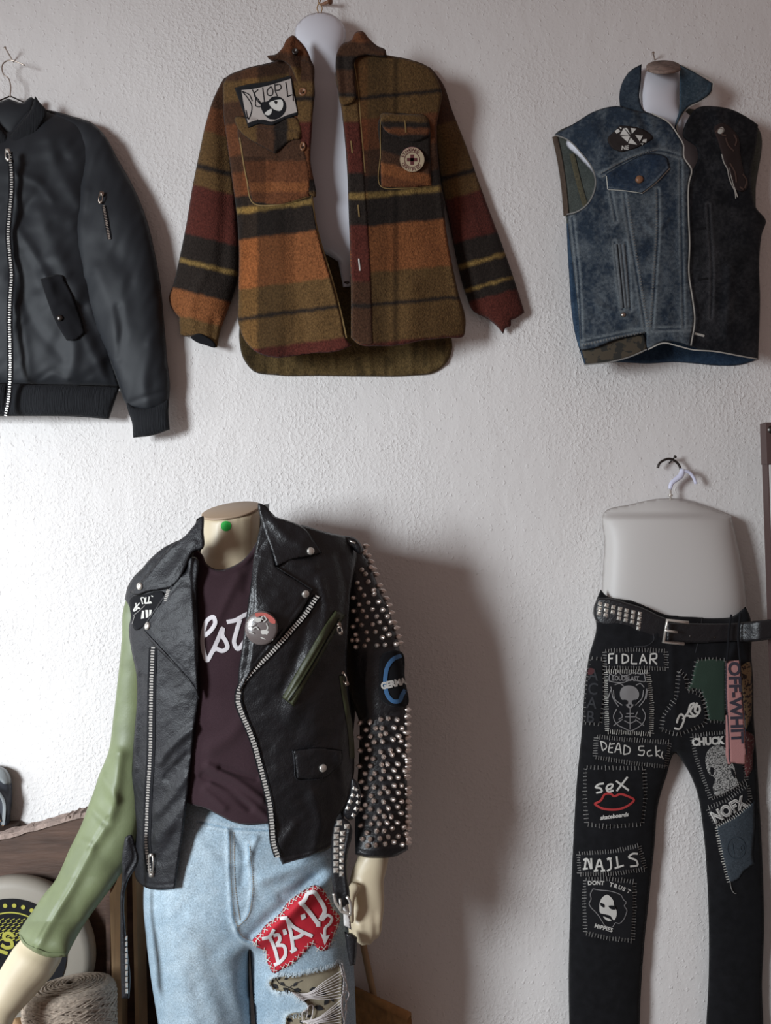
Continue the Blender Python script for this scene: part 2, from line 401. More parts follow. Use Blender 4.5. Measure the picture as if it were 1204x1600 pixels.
M['sneaker'] = mat('dark_sneaker', (.05, .055, .07), .6); M['sneakertoe'] = mat('grey_rubber', (.28, .30, .31), .6)
M['greendot'] = mat('green_sticker', (.015, .50, .06), .6)

# ------------------------------------------------------------------ setting
o = MB().box((0, .05, 1.6), (5.0, .1, 3.4)).build('wall_back', M['wall'], flat=True); tag(o, kind='structure')
o = MB().box((0, -1.5, -.05), (5.0, 3.2, .1)).build('floor', M['floor'], flat=True); tag(o, kind='structure')
# ================================================================== 1. black bomber jacket on its hanger
def nail(label, px, py, d0, tipx, tipy, d1, m='darksteel', r=.0016, group=None):
    a, b = Vector(P(px, py, d0)), Vector(P(tipx, tipy, d1)); mb = MB().tube([a, b], r, 8)
    v = (b-a).normalized(); mb.tube([b, b+v*.0015], r*2.1, 10); o = mb.build('nail', M[m]); return tag(o, label, 'nail', group)
nail('bent steel nail in the wall holding the wire hanger of the black bomber jacket', 23, 100, -.004, 8, 75, .028, 'dullsteel', .0013)
nail('dark steel nail above the hanger hook of the white waist form', 1044, 725, -.004, 1054, 714, .022)
nail('rusty nail holding the white bust form under the denim vest', 1023, 96, -.004, 1020, 83, .020, 'dullsteel', .0013)
nail('thick brown nail at the top edge above the bust form of the plaid overshirt', 500, 8, -.004, 515, 2, .026, 'copper', .003)

hg = thing('wire_hanger', 'thin wire coat hanger holding up the black bomber jacket', 'coat hanger', P(14, 150, .03))
MB().tube([P(x, y, .028) for x, y in cr([(16, 152), (16, 130), (13, 122), (6, 117), (3, 108), (4, 101), (9, 96), (17, 94), (27, 97), (39, 102)], 3)], .0012, 8).build('hook', M['dullsteel'], hg)
MB().tube([P(x, y, .019) for x, y in [(16, 150), (60, 170), (120, 196), (135, 205), (120, 208), (-90, 208), (-105, 205), (-90, 196), (-30, 170), (16, 150)]], .0014, 6).build('shoulder_wire', M['darksteel'], hg)

bj = thing('bomber_jacket', 'black nylon bomber jacket with silver zip and sleeve pocket zip', 'jacket', P(12, 652, .02))
def wr(seed, amp, sx, sy): return lambda x, y: amp*vnoise(np.asarray(x)*sx, np.asarray(y)*sy, 1, seed)
b_r = [([(170, 600), (130, 520), (100, 470)], .004, 8), ([(110, 590), (115, 540), (95, 480), (70, 430)], .006, 11), ([(45, 600), (40, 540), (30, 480)], .004, 8),
       ([(105, 595), (85, 585), (60, 600)], .004, 5), ([(125, 320), (90, 260), (75, 220)], .006, 12), ([(60, 330), (90, 400), (120, 460)], .006, 13),
       ([(28, 360), (60, 410), (85, 470)], .005, 8), ([(100, 250), (60, 300), (35, 330)], -.005, 10), ([(130, 480), (165, 560), (175, 600)], -.004, 8),
       ([(25, 270), (60, 285), (80, 310)], .004, 7), ([(24, 420), (50, 500), (100, 560)], -.004, 10)]
def mir(pts, c=13.): return [(2*c-p[0],)+tuple(p[1:]) for p in pts][::-1]
rb = [(13, 205), (30, 178), (45, 165), (60, 168), (90, 178), (135, 190), (152, 215), (145, 300), (150, 400), (170, 520), (186, 604, 1)]
b_r = [(r[0], r[1]*.6, r[2]) for r in b_r]
torso = Sheet(rb+[(13, 606)]+mir(rb[1:]), .018, k=.42, cap=46, step=3, ridges=b_r, extra=lambda x, y: .006*vnoise(x, y, 42, 3)+.003*vnoise(x+y*.4, y, 16, 4))
torso.build('body', M['nylon'], bj)
Sheet([(13, 154, 1), (35, 160), (50, 152), (54, 155, 1), (50, 172), (30, 200), (13, 225, 1), (-4, 200), (-24, 172), (-28, 155, 1), (-24, 152), (-9, 160)], const(.026), k=.5, cap=20, step=2.5).build('inner_lining', M['nylon'], bj)
for sg in (0, 1):
    q = [(55, 150, 1), (62, 160), (72, 172), (62, 200), (45, 222), (22, 236), (13, 240, 1), (14, 215), (30, 195), (48, 170)]
    c = Sheet(q if not sg else mir(q), lambda x, y: torso.front(x, y)*0+.045, k=.55, cap=9, step=2.5); c.build('collar', M['rib'], bj)
hem = Sheet([(10, 598, 1), (60, 600), (120, 601), (187, 604, 1), (180, 625), (170, 655, 1), (120, 651), (60, 650), (10, 650, 1)], lambda x, y: .030+.02*smooth(190, 60, x), k=.6, cap=22, step=2.5); hem.build('hem', M['rib'], bj)
hem2 = Sheet(mir([(14, 598, 1), (60, 600), (120, 601), (187, 604, 1), (180, 625), (170, 655, 1), (120, 651), (60, 650), (14, 650, 1)]), lambda x, y: .030+.02*smooth(-164, -34, x), k=.6, cap=22, step=4); hem2.build('hem', M['rib'], bj)
slv = [(70, 172), (95, 176), (120, 184), (142, 191), (158, 205), (185, 250), (210, 295), (230, 345), (242, 395), (250, 440), (256, 500), (261, 560), (265, 612), (262, 630), (240, 640), (215, 640), (200, 636, 1), (192, 622), (185, 600), (170, 560), (152, 520), (135, 475), (122, 425), (114, 370), (114, 320), (124, 270), (128, 230), (100, 195)]
s_r = [([(135, 300), (125, 360), (130, 430)], .005, 9), ([(185, 560), (190, 520), (185, 480)], -.005, 7), ([(230, 640), (225, 590), (235, 540)], .004, 9), ([(150, 420), (175, 500), (188, 590)], .005, 12),
       ([(165, 215), (140, 260), (128, 320)], .004, 10), ([(200, 630), (235, 618), (262, 610)], -.003, 4), ([(165, 380), (200, 430), (210, 500)], -.005, 14)]
s_r = [(r[0], r[1]*.6, r[2]) for r in s_r]
sl = Sheet(slv, .028, k=.62, cap=50, step=3, ridges=s_r, extra=lambda x, y: .006*vnoise(x, y, 40, 8)+.002*vnoise(x+y*.3, y*.5, 12, 9)); sl.build('sleeve', M['nylon'], bj)
Sheet(mir(slv), .028, k=.62, cap=50, step=5, ridges=[(mir(r[0]), r[1], r[2]) for r in s_r]).build('sleeve', M['nylon'], bj)
cf = [(198, 630), (212, 636), (240, 634), (262, 624), (263, 645), (265, 671, 1), (240, 680), (208, 684, 1), (206, 660), (200, 642)]
Sheet(cf, .036, k=.6, cap=24, step=2.5).build('cuff', M['rib'], bj)
Sheet(mir(cf), .036, k=.6, cap=24, step=4).build('cuff', M['rib'], bj)
def zipper(parent, line, surf, w=9, tape=None, teethm='teeth', lift=.0012, pitch=3.6, tw=5.0, th=.0022, label=None, tapew=None):
    z = strokes('zipper', [line], tapew or w, surf, tape or M['blackcloth'], parent, lift, hump=.0004, label=label)
    p = cr(line, pitch); mb = MB(); f = surf if callable(surf) else surf.front; d = f(p[:, 0], p[:, 1])+lift+.001; t = np.gradient(p, axis=0)
    for i in range(len(p)):
        tt = Vector((t[i][0], 0, -t[i][1])).normalized(); n = Vector((0, -1, 0)); w_ = tt.cross(n)
        R = Matrix((w_, n, tt)).transposed(); off = (1 if i % 2 else -1)*.0003
        mb.box(Vector(P(p[i, 0], p[i, 1], d[i]))+w_*off, (tw*S0, th, pitch*S0*.5), R)
    mb.build('teeth', M[teethm], z, flat=True); return z
def hsurf(x, y): return np.maximum(torso.front(x, y), hem.front(x, y)*inside(x, y, hem.poly))
zl = [(15, 238), (18, 270), (18, 300), (15, 335), (13, 370), (15, 395), (18, 430), (16, 465), (15, 500), (16, 545), (16, 585), (14, 620), (9, 649)]
z = zipper(bj, zl, lambda x, y: np.maximum(hsurf(x, y), .075)*0+.078, w=10, pitch=3.8, tw=4.2)
def slider(parent, surf, px, py, ang, L=16, m='steel', lift=.004):
    d = float((surf if callable(surf) else surf.front)(np.array([px]), np.array([py]))[0])+lift
    c = Vector(P(px, py, d)); R = Matrix.Rotation(-ang, 3, 'Y'); mb = MB(); s = S0
    mb.box(c, (7*s, .005, 7*s), R, bev=.001)
    a = [(-2.6, -3), (-3.2, -L*.6), (-2.6, -L), (2.6, -L), (3.2, -L*.6), (2.6, -3), (-2.6, -3)]
    mb.tube([c+R @ Vector((x*s, -.004, z_*s)) for x, z_ in a], .0011, 6); mb.box(c+R @ Vector((0, -.004, -L*s)), (5.5*s, .002, 5*s), R, bev=.0006)
    return mb.build('slider', M[m], parent)
slider(z, const(.080), 12, 236, .15)
z = zipper(bj, [(162, 322), (166, 345), (171, 373)], sl, w=7, pitch=2.6, tw=3.6, teethm='dullsteel', label='small zip on the upper sleeve'); slider(z, sl, 159, 303, -.1, L=15, m='dullsteel')
pf = Sheet([(63, 436, 1), (90, 429), (98, 430, 1), (115, 465), (128, 500), (133, 520, 1), (118, 532), (104, 532, 1), (88, 505), (74, 470)], lambda x, y: torso.front(x, y)+.001, cap=3, step=2.5); pf.build('pocket_flap', M['blackcloth'], bj)
MB().lathe(pf.at(94, 497, .0), [(.0001, .005), (.004, .0045), (.006, .003), (.0065, 0)]).build('snap', M['darksteel'], bj)

# ================================================================== 2. plaid overshirt
RU, OR, OL, DK, YE, RE, BR = (.130, .047, .020), (.215, .078, .028), (.115, .064, .024), (.022, .016, .013), (.22, .14, .045), (.085, .021, .015), (.062, .029, .016)
def bands(v, spec, soft=2.2):
    xs = []; cs = []
    for i, (pos, c) in enumerate(spec):
        xs += [pos-soft if i else pos, pos+soft]; cs += [spec[i-1][1] if i else c, c]
    cs = np.array(cs); return np.stack([np.interp(v, xs, cs[:, k]) for k in range(3)], 1)
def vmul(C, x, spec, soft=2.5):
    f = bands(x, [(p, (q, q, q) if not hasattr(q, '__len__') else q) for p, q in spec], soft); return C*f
def pl_left(x, y):
    w = 2.5*vnoise(x, y, 9, 1)+1.5*vnoise(x, y, 4, 2); v = y+.13*(x-430)+w
    C = bands(v, [(0, BR), (118, OL), (150, BR), (185, RU), (235, BR), (262, RU), (300, DK), (318, YE), (327, DK), (368, OR), (445, OL), (488, DK), (494, OL), (541, RE)])
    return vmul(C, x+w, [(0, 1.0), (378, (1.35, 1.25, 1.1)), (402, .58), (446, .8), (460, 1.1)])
def pl_right(x, y):
    w = 2.5*vnoise(x, y, 9, 1)+1.5*vnoise(x, y, 4, 2); v = y+.09*(x-610)+w
    C = bands(v, [(0, BR), (84, OL), (146, DK), (152, OL), (182, RU), (230, BR), (272, DK), (298, YE), (306, DK), (350, OR), (423, OL), (471, DK), (477, OL), (533, RE)])
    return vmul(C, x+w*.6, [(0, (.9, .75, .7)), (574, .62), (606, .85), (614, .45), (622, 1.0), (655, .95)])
def pl_sleeve(ax, b_, spec):
    def f(x, y):
        w = 2.5*vnoise(x, y, 9, 5)+1.5*vnoise(x, y, 4, 6); t = y+ax*(x-b_)+w; return bands(t, spec)
    return f
ps = thing('plaid_overshirt', 'rust and olive plaid wool overshirt hanging open with two chest pockets', 'shirt jacket', P(545, 586, .02))
bust = thing('bust_form', 'white plastic bust form inside the open plaid overshirt', 'display form', P(542, 450, .02))
bf = Sheet([(500, 19), (523, 25), (538, 42), (540, 58), (536, 80), (545, 100), (590, 112), (640, 122), (662, 160), (655, 260), (625, 350), (570, 405, 1), (550, 409, 1), (549, 448, 1), (536, 449, 1), (528, 409, 1), (470, 370), (410, 260), (385, 170), (400, 125), (450, 108), (480, 98), (474, 80), (462, 62), (461, 45), (475, 27)],
    lambda x, y: .012+.030*smooth(130, 60, y), k=.75, cap=38, step=3); bf.build('body', M['whiteplast'], bust)
mb = MB(); fill(mb, [(537, 441), (543, 439), (546, 441), (543, 444)], bf, .0006, 1.5); mb.build('hanging_hole', M['darksteel'], bust)
lp = thing('hanging_cord', 'short twisted cord loop above the white bust form of the plaid overshirt', 'cord', P(499, 20, .05))
MB().tube([P(x, y, .045) for x, y in cr([(498, 22), (495, 12), (500, 2), (503, -8)], 2)], .0012, 6).tube([P(x, y, .048) for x, y in cr([(501, 22), (503, 12), (497, 3), (502, -8)], 2)], .0012, 6).build('loop', M['palewood'], lp)
def fbase(x, y): return .022+.085*np.sqrt(np.clip(1-((x-540)/205.)**2, 0, 1))
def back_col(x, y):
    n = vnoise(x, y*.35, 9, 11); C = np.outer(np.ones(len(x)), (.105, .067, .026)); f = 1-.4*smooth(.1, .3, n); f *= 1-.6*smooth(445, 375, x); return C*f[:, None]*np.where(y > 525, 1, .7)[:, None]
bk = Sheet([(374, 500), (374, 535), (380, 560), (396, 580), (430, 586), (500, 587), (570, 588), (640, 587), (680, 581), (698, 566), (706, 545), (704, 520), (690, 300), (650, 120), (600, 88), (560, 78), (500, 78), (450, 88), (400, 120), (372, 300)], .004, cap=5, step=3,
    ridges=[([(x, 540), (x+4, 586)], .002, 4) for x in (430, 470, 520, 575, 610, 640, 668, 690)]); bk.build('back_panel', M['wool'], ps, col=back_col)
fl = Sheet([(352, 122), (380, 108), (420, 98), (455, 88), (487, 96, 1), (491, 130), (488, 190), (485, 250), (489, 310), (496, 360), (508, 405), (520, 445), (533, 495), (541, 530), (549, 540, 1), (530, 548), (490, 552), (460, 556), (430, 559), (400, 550), (382, 532), (373, 508), (372, 460), (373, 400), (370, 340), (362, 280), (354, 220), (348, 160)],
    fbase, cap=4, step=2.5, ridges=[([(488, 250), (500, 370), (541, 528)], .002, 4), ([(400, 560), (430, 552), (549, 536)], -.001, 3), ([(360, 240), (375, 320), (376, 400)], .004, 9), ([(380, 500), (372, 460)], .003, 10), ([(430, 555), (440, 450), (430, 350)], .004, 16), ([(480, 545), (470, 480)], -.003, 12)],
    extra=lambda x, y: .005*vnoise(x, y, 45, 21)+.0008*vnoise(x, y, 3.5, 22)); fl.build('front_panel', M['wool'], ps, col=pl_left)
fr = Sheet([(526, 90, 1), (545, 72), (575, 78), (605, 86), (640, 93), (668, 104), (688, 135), (682, 200), (690, 300), (700, 380), (714, 450), (727, 510), (724, 525), (700, 528), (660, 532), (620, 540), (590, 541), (560, 538), (548, 528, 1), (548, 450), (545, 350), (541, 250), (533, 170), (527, 130)],
    fbase, cap=4, step=2.5, ridges=[([(700, 520), (650, 524), (600, 534), (552, 530)], -.001, 3), ([(690, 300), (705, 400), (720, 500)], .004, 9), ([(640, 530), (645, 450)], .004, 16), ([(600, 540), (595, 470)], -.003, 12)],
    extra=lambda x, y: .004*vnoise(x, y, 45, 23)+.0008*vnoise(x, y, 3.5, 24)); fr.build('front_panel', M['wool'], ps, col=pl_right)
pkr = Sheet([(530, 100), (550, 90), (557, 130), (563, 200), (569, 270), (575, 350), (580, 440), (583, 539, 1), (565, 538), (549, 528, 1), (549, 450), (546, 350), (542, 250), (534, 170)], lambda x, y: fr.front(x, y)-.001, cap=3, step=2.5)
pkr.build('placket', M['wool'], ps, col=lambda x, y: np.clip(bands(y+2*vnoise(x, y, 7, 3), [(0, BR), (120, OL), (148, DK), (156, OL), (190, RE), (270, DK), (302, YE), (311, DK), (352, RE), (440, BR), (474, DK), (481, BR)])*1.0, 0, 1))
pkl = Sheet([(455, 100), (472, 92), (487, 98), (491, 130), (488, 190), (485, 250), (489, 308), (478, 300), (470, 260), (466, 215), (462, 160)], lambda x, y: fl.front(x, y)-.001, cap=3, step=2.5)
pkl.build('placket', M['wool'], ps, col=lambda x, y: bands(y+2*vnoise(x, y, 7, 3), [(0, BR), (105, BR), (128, OL), (150, DK), (158, OL), (190, RE), (230, RU), (280, DK), (300, OL)]))
strokes('edge_stitching', [[(487, 306), (496, 360), (509, 405), (521, 445), (534, 495), (541, 528)]], 2.2, fl, M['gold'], ps, .0012)
strokes('edge_stitching', [[(552, 92), (558, 130), (564, 200), (570, 270)]], 1.5, pkr, M['gold'], ps, .0012)
lsl = [(352, 121), (336, 148), (322, 190), (311, 240), (300, 295), (291, 350), (281, 400), (272, 440), (264, 468), (268, 482), (279, 496, 1), (281, 524, 1), (292, 526), (302, 525, 1), (312, 536), (326, 540), (339, 543, 1), (345, 515), (356, 485), (366, 455), (372, 430), (374, 390), (370, 330), (362, 260), (356, 200), (354, 150)]
ls = Sheet(lsl, .016, k=.62, cap=34, step=2.5, ridges=[([(345, 150), (350, 240), (352, 330), (345, 420)], -.006, 10), ([(300, 520), (300, 470), (318, 430)], .004, 8), ([(330, 540), (335, 500)], -.004, 7)], extra=lambda x, y: .006*vnoise(x, y, 36, 31)+.0008*vnoise(x, y, 3.5, 32))
ls.build('sleeve', M['wool'], ps, col=pl_sleeve(-.25, 320, [(0, BR), (165, RU), (205, OL), (258, DK), (266, OL), (293, RE), (372, DK), (412, YE), (419, DK), (462, OR), (503, OL)]))
Sheet([(298, 527), (310, 521), (325, 527), (336, 537), (337, 542), (320, 539), (308, 535)], .034, cap=2, step=2).build('cuff_opening', M['blackcloth'], ps)
rsl = [(668, 104), (690, 128), (706, 172), (728, 228), (748, 285), (768, 340), (785, 385), (800, 428), (811, 462), (819, 488, 1), (806, 497), (798, 500, 1), (797, 510), (790, 512), (786, 522, 1), (778, 512), (764, 500), (738, 485), (728, 462), (715, 415), (704, 360), (692, 300), (682, 240), (674, 190), (668, 140)]
rs = Sheet(rsl, .016, k=.62, cap=34, step=2.5, ridges=[([(680, 150), (700, 260), (722, 360), (745, 440)], .006, 12), ([(700, 150), (730, 260), (760, 370)], -.004, 9)], extra=lambda x, y: .006*vnoise(x, y, 36, 33)+.0008*vnoise(x, y, 3.5, 34))
rs.build('sleeve', M['wool'], ps, col=pl_sleeve(.28, 740, [(0, BR), (180, OL), (262, DK), (270, OL), (300, RE), (372, DK), (407, YE), (414, DK), (448, YE), (453, DK), (470, RE)]))
cl_ = Sheet([(417, 88), (430, 85), (440, 76), (449, 60), (457, 55), (466, 62), (478, 76), (487, 98), (491, 128), (488, 158), (476, 150), (462, 125), (452, 103), (440, 95), (422, 94)], lambda x, y: fbase(x, y)+.010-.0004*(x-450), cap=5, step=2, ridges=[([(455, 60), (452, 80), (462, 110)], .004, 6), ([(470, 85), (480, 130)], -.004, 6)])
cl_.build('collar', M['wool'], ps, col=lambda x, y: bands(y+.8*(x-460)*-.2+3*vnoise(x, y, 8, 2), [(0, RU), (85, BR), (105, OL), (135, DK), (148, OL)]))
cr_ = Sheet([(524, 100), (527, 80), (535, 68), (548, 63), (556, 50), (566, 49), (576, 60), (590, 72), (602, 78), (603, 88), (588, 88), (570, 86), (556, 92), (554, 120), (552, 160), (536, 165), (527, 130)], lambda x, y: fbase(x, y)+.010, cap=5, step=2, ridges=[([(560, 52), (575, 75), (600, 84)], .004, 5), ([(535, 90), (540, 150)], -.004, 6)])
cr_.build('collar', M['wool'], ps, col=lambda x, y: bands(y+3*vnoise(x, y, 8, 2), [(0, RU), (66, BR), (88, DK), (110, BR), (145, DK), (152, OL)]))
pk = Sheet([(372, 200), (376, 235), (385, 280), (394, 316, 1), (434, 320), (484, 308, 1), (484, 270), (476, 235), (466, 205, 1), (420, 200)], lambda x, y: fl.front(x, y)-.0005, cap=4, step=2.5, ridges=[([(379, 240), (389, 285), (397, 312), (434, 315), (482, 303)], -.0012, 2.5), ([(440, 235), (430, 270), (425, 300)], -.003, 9)])
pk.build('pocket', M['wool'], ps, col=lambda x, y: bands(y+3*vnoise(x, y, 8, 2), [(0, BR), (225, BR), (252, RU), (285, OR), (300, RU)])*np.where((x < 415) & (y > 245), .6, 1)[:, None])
strokes('pocket_stitching', [[(374, 215), (385, 280), (395, 317), (434, 320), (484, 307)]], 1.8, pk, M['gold'], ps, .0016)
pfl = Sheet([(366, 186), (372, 202), (385, 215), (400, 224), (416, 233), (430, 240, 1), (442, 230), (454, 220), (468, 217), (464, 185), (420, 190)], lambda x, y: np.maximum(fl.front(x, y), pk.front(x, y))+.001, cap=4, step=2.2, ridges=[([(425, 195), (430, 225)], .003, 7)])
pfl.build('pocket_flap', M['wool'], ps, col=lambda x, y: bands(x+3*vnoise(x, y, 8, 2), [(0, OL), (400, BR), (428, DK), (450, OL)]))
pk2 = Sheet([(593, 185), (594, 240), (595, 293, 1), (630, 294), (674, 291, 1), (672, 240), (668, 190)], lambda x, y: fr.front(x, y)-.0005, cap=4, step=2.5, ridges=[([(597, 200), (599, 289), (672, 287)], -.0012, 2.5)])
pk2.build('pocket', M['wool'], ps, col=lambda x, y: bands(y+.5*(x-630)*-.5+3*vnoise(x, y, 8, 2), [(0, DK), (245, BR), (262, OR), (280, RU)]))
strokes('pocket_stitching', [[(594, 188), (594, 240), (596, 292), (630, 294), (674, 291)]], 1.4, pk2, M['gold'], ps, .0016)
pfl2 = Sheet([(594, 180), (630, 178), (666, 182), (669, 212), (658, 219), (646, 222), (625, 216), (606, 208), (597, 198)], lambda x, y: pk2.front(x, y)+.001, cap=4, step=2.2, ridges=[([(600, 206), (625, 200), (668, 212)], .002, 4)])
pfl2.build('pocket_flap', M['wool'], ps, col=lambda x, y: bands(y+3*vnoise(x, y, 8, 2), [(0, OL), (190, DK), (200, RU), (210, DK)]))
def button(px, py, s, m, r=.0075, sx=1, nm='button'):
    mb = MB().lathe(s.at(px, py, .0), [(r*.45, .0035), (r*.55, .005), (r*.85, .0055), (r, .004), (r, 0)], n=20, sx=sx); o = mb.build(nm, M[m], ps)
    MB().box(s.at(px, py, .0042), (r*.35, .001, r*.35)).build('thread_hole', M['blackcloth'], o)
button(473, 145, cl_, 'copper', .008); button(473, 230, pkl, 'copper', .009, .62)
button(461, 82, cl_, 'darksteel', .006)
for (x, y, c) in [(545, 147, 0), (549, 230, 0), (560, 330, 0), (561, 414, 1), (633, 198, 0)]:
    s_ = pkr if x < 600 else pfl2
    strokes('buttonhole', [[(x-1, y-10), (x+1, y+9)]], 2.2, s_, M['gold'] if not c else M['print'], ps, .0012)
# patches
pa = Sheet([(366, 137, 1), (385, 132), (420, 127), (456, 117, 1), (461, 150), (467, 180, 1), (448, 185), (425, 196), (405, 194), (388, 200, 1), (378, 170)], lambda x, y: np.maximum(fl.front(x, y), pfl.front(x, y)*(pfl.infl(x, y) > 0))+.001, cap=2.5, step=2.2); pa.build('chest_patch', M['patchcloth'], ps, label='black bordered off-white chest patch with lettering and a curled figure')
pw = ps.children[-1]; mb = MB(); fill(mb, [(377, 141, 1), (395, 139), (425, 132), (454, 123, 1), (459, 150), (464, 175, 1), (448, 180), (430, 188), (425, 190), (412, 187), (400, 188), (387, 192, 1), (381, 165)], pa, .0008, 3); mb.build('cream_print', mat('dull_cream_print', (.42, .37, .34), .85), pw)
L_ = [[(378, 143), (386, 152), (393, 165), (392, 177), (388, 186), (384, 172)], [(379, 143), (389, 148), (394, 158)], [(394, 140), (399, 152), (400, 166), (408, 166), (405, 158), (398, 150)], [(403, 140), (397, 146), (401, 156), (408, 164)], [(410, 137), (413, 160)], [(423, 135), (417, 142), (419, 149), (424, 149), (426, 142), (423, 135)], [(429, 131), (430, 143), (433, 150)], [(430, 133), (437, 132), (439, 137), (435, 141), (431, 141)], [(446, 128), (448, 140), (449, 151)], [(448, 151), (456, 148)], [(455, 123), (457, 142), (458, 158)]]
strokes('lettering', L_, 1.5, pa, M['patchcloth'], pw, .0016, step=2)
mb = MB(); fill(mb, [(408, 160), (418, 158), (424, 152), (436, 151), (444, 157), (447, 168), (443, 178), (432, 186), (424, 187), (412, 178)], pa, .0014, 2.5); mb.build('figure_outline', M['patchcloth'], pw)
mb = MB(); fill(mb, [(420, 161), (428, 157), (432, 156), (440, 156), (442, 166), (438, 173), (430, 172), (424, 168)], pa, .0022, 2); fill(mb, [(413, 178), (419, 172), (424, 170), (424, 176), (420, 180)], pa, .0022, 2); mb.build('figure', M['print'], pw)
mb = MB(); fill(mb, [(428, 158), (433, 158), (431, 163)], pa, .003, 2); mb.build('figure_eye', M['patchcloth'], pw)
rp = MB().lathe(pk2.at(643.5, 249.5, .0), [(.0001, .0035), (.0215, .0035), (.0235, .0028), (.024, 0)], n=40).build('round_patch', M['pink'], ps, label='round off-white patch with a dark cross and lettering around it')
RS = const(float(pk2.front([643.5], [249.5])[0])+.0036)
def ring(mb, cx, cy, r, w, surf, lift): 
    p = [(cx+r*math.cos(a), cy+r*math.sin(a)) for a in np.linspace(0, 2*PI, 33)]; ribbon(mb, p, w, surf, lift, 0, 2)
mb = MB(); fill(mb, [(643.5+19*math.cos(a), 249.5+19*math.sin(a)) for a in np.linspace(0, 2*PI, 25)[:-1]], RS, .0003, 3); mb.build('cream_ground', mat('cream_patch_ground', (.42, .33, .22), .85), rp)
mb = MB(); ring(mb, 643.5, 249.5, 11.8, 1.1, RS, .0007)
for (a, b, c, d) in [(-2.7, -8, 2.7, 8), (-8, -2.7, 8, 2.7)]:
    fill(mb, [(643.5+a, 249.5+b, 1), (643.5+c, 249.5+b, 1), (643.5+c, 249.5+d, 1), (643.5+a, 249.5+d, 1)], RS, .0007, 4)
for i, ch in enumerate('STANDARD'):
    a = -PI*.92+i*.26; text_mb(mb, ch, 6.2, (643.5+13.2*math.cos(a), 249.5+13.2*math.sin(a)), a+PI/2, RS, .0007, .03)
for i, ch in enumerate('CERTIFIED'):
    a = PI*.90-i*.25; text_mb(mb, ch, 6.2, (643.5+17.4*math.cos(a), 249.5+17.4*math.sin(a)), a-PI/2, RS, .0007, .03)
mb.build('cross_and_lettering', mat('maroon_print', (.10, .02, .022), .8), rp)
# ================================================================== 3. denim vest
dv = thing('denim_vest', 'faded blue sleeveless denim vest with popped collar and patches', 'vest', P(1045, 570, .02))
b2 = thing('bust_form', 'white plastic bust form with brown cut neck inside the denim vest', 'display form', P(1030, 420, .012))
def bb2(x, y): return .012+.035*smooth(230, 150, y)
bs2 = Sheet([(997, 110), (1010, 106), (1030, 104), (1052, 106), (1063, 111), (1064, 130), (1063, 165), (1080, 182), (1130, 195), (1162, 215), (1168, 260), (1150, 330), (1110, 410), (1030, 425), (960, 400), (935, 330), (928, 275), (905, 248), (884, 222), (890, 212), (940, 198), (985, 182), (998, 165), (997, 130)], bb2, k=.75, cap=34, step=3)
bs2.build('body', M['whiteplast'], b2)
cp = MB(); q = [P(1036+27*math.cos(a), 104-10*math.sin(a) if math.sin(a) > 0 else 104-7*math.sin(a), .074-.034*math.sin(a)) for a in np.linspace(0, 2*PI, 28)[:-1]]
q2 = [(v[0], v[1], v[2]-.006) for v in q]; cp.add(q+q2, [tuple(range(27))]+[tuple(27+i for i in range(26, -1, -1))]+[(i, 27+i, 27+(i+1) % 27, (i+1) % 27) for i in range(27)]); cp.build('neck_cap', M['cork'], b2)
seams = [[(906, 536), (1010, 516), (1081, 513)], [(938, 273), (991, 246), (1026, 236), (1068, 246)], [(974, 302), (980, 345), (992, 417), (1008, 514)], [(1027, 296), (1028, 344), (1023, 438), (1018, 513)], [(953, 299), (962, 345)], [(1063, 250), (1064, 350), (1066, 440), (1068, 512)],
         [(893, 340), (903, 430), (908, 535)], [(1106, 320), (1112, 438), (1110, 496)], [(960, 378), (966, 440), (972, 484)], [(977, 378), (982, 440), (984, 484)]]
def denim_col(base=(.018, .028, .044), light=(.135, .155, .17), sm=seams, fade=1.0, shade=.0, sw=5):
    def f(x, y):
        w = .5*vnoise(x, y, 26, 41)+.35*vnoise(x+.3*y, y*.6, 9, 42)+.55*vnoise(x, y, 3.0, 43)+.16
        for s_ in sm:
            d = pdist(x, y, cr(s_, 5)); w = w+fade*(.75*np.exp(-((d-3.2)/1.8)**2)*(1+1.2*vnoise(x, y, 3.0, 44))-.55*np.exp(-(d/1.2)**2)+.18*np.exp(-(d/14)**2))
        w = np.clip(w, 0, 1)[:, None]; C = np.array(base)*(1-w)+np.array(light)*w
        return C*(1-shade*smooth(-.1, .3, vnoise(x, y, 40, 45)))[:, None]  # mottled darkening that paints shade into the denim colour
    return f
vb = Sheet([(866, 212), (874, 245), (882, 290), (884, 335), (888, 420), (900, 530), (913, 570, 1), (963, 566), (1010, 568), (1056, 566), (1085, 568), (1115, 571), (1156, 570), (1183, 562, 1), (1186, 450), (1180, 300), (1184, 200), (1090, 172), (960, 168), (900, 192)], .003, cap=5, step=3)
vb.build('back_panel', M['denim'], dv, col=lambda x, y: np.where((y < 350)[:, None], np.outer(1+.3*vnoise(x, y, 14, 4), (.085, .095, .085)), denim_col((.02, .04, .075), (.06, .10, .15))(x, y)))
strokes('armhole_tape', [[(866, 213), (873, 245), (880, 290), (884, 337)]], 8, vb, mat('brown_tape', (.075, .05, .035), .9, var=.3, vscale=300), dv, .003, hump=.002)
strokes('inner_seam', [[(893, 240), (905, 290), (915, 325)]], 8, vb, mat('olive_seam', (.10, .085, .05), .9, var=.4, vscale=300), dv, .002, hump=.001)
def vbase(x, y): return .020+.075*np.sqrt(np.clip(1-((x-1035)/165.)**2, 0, 1))
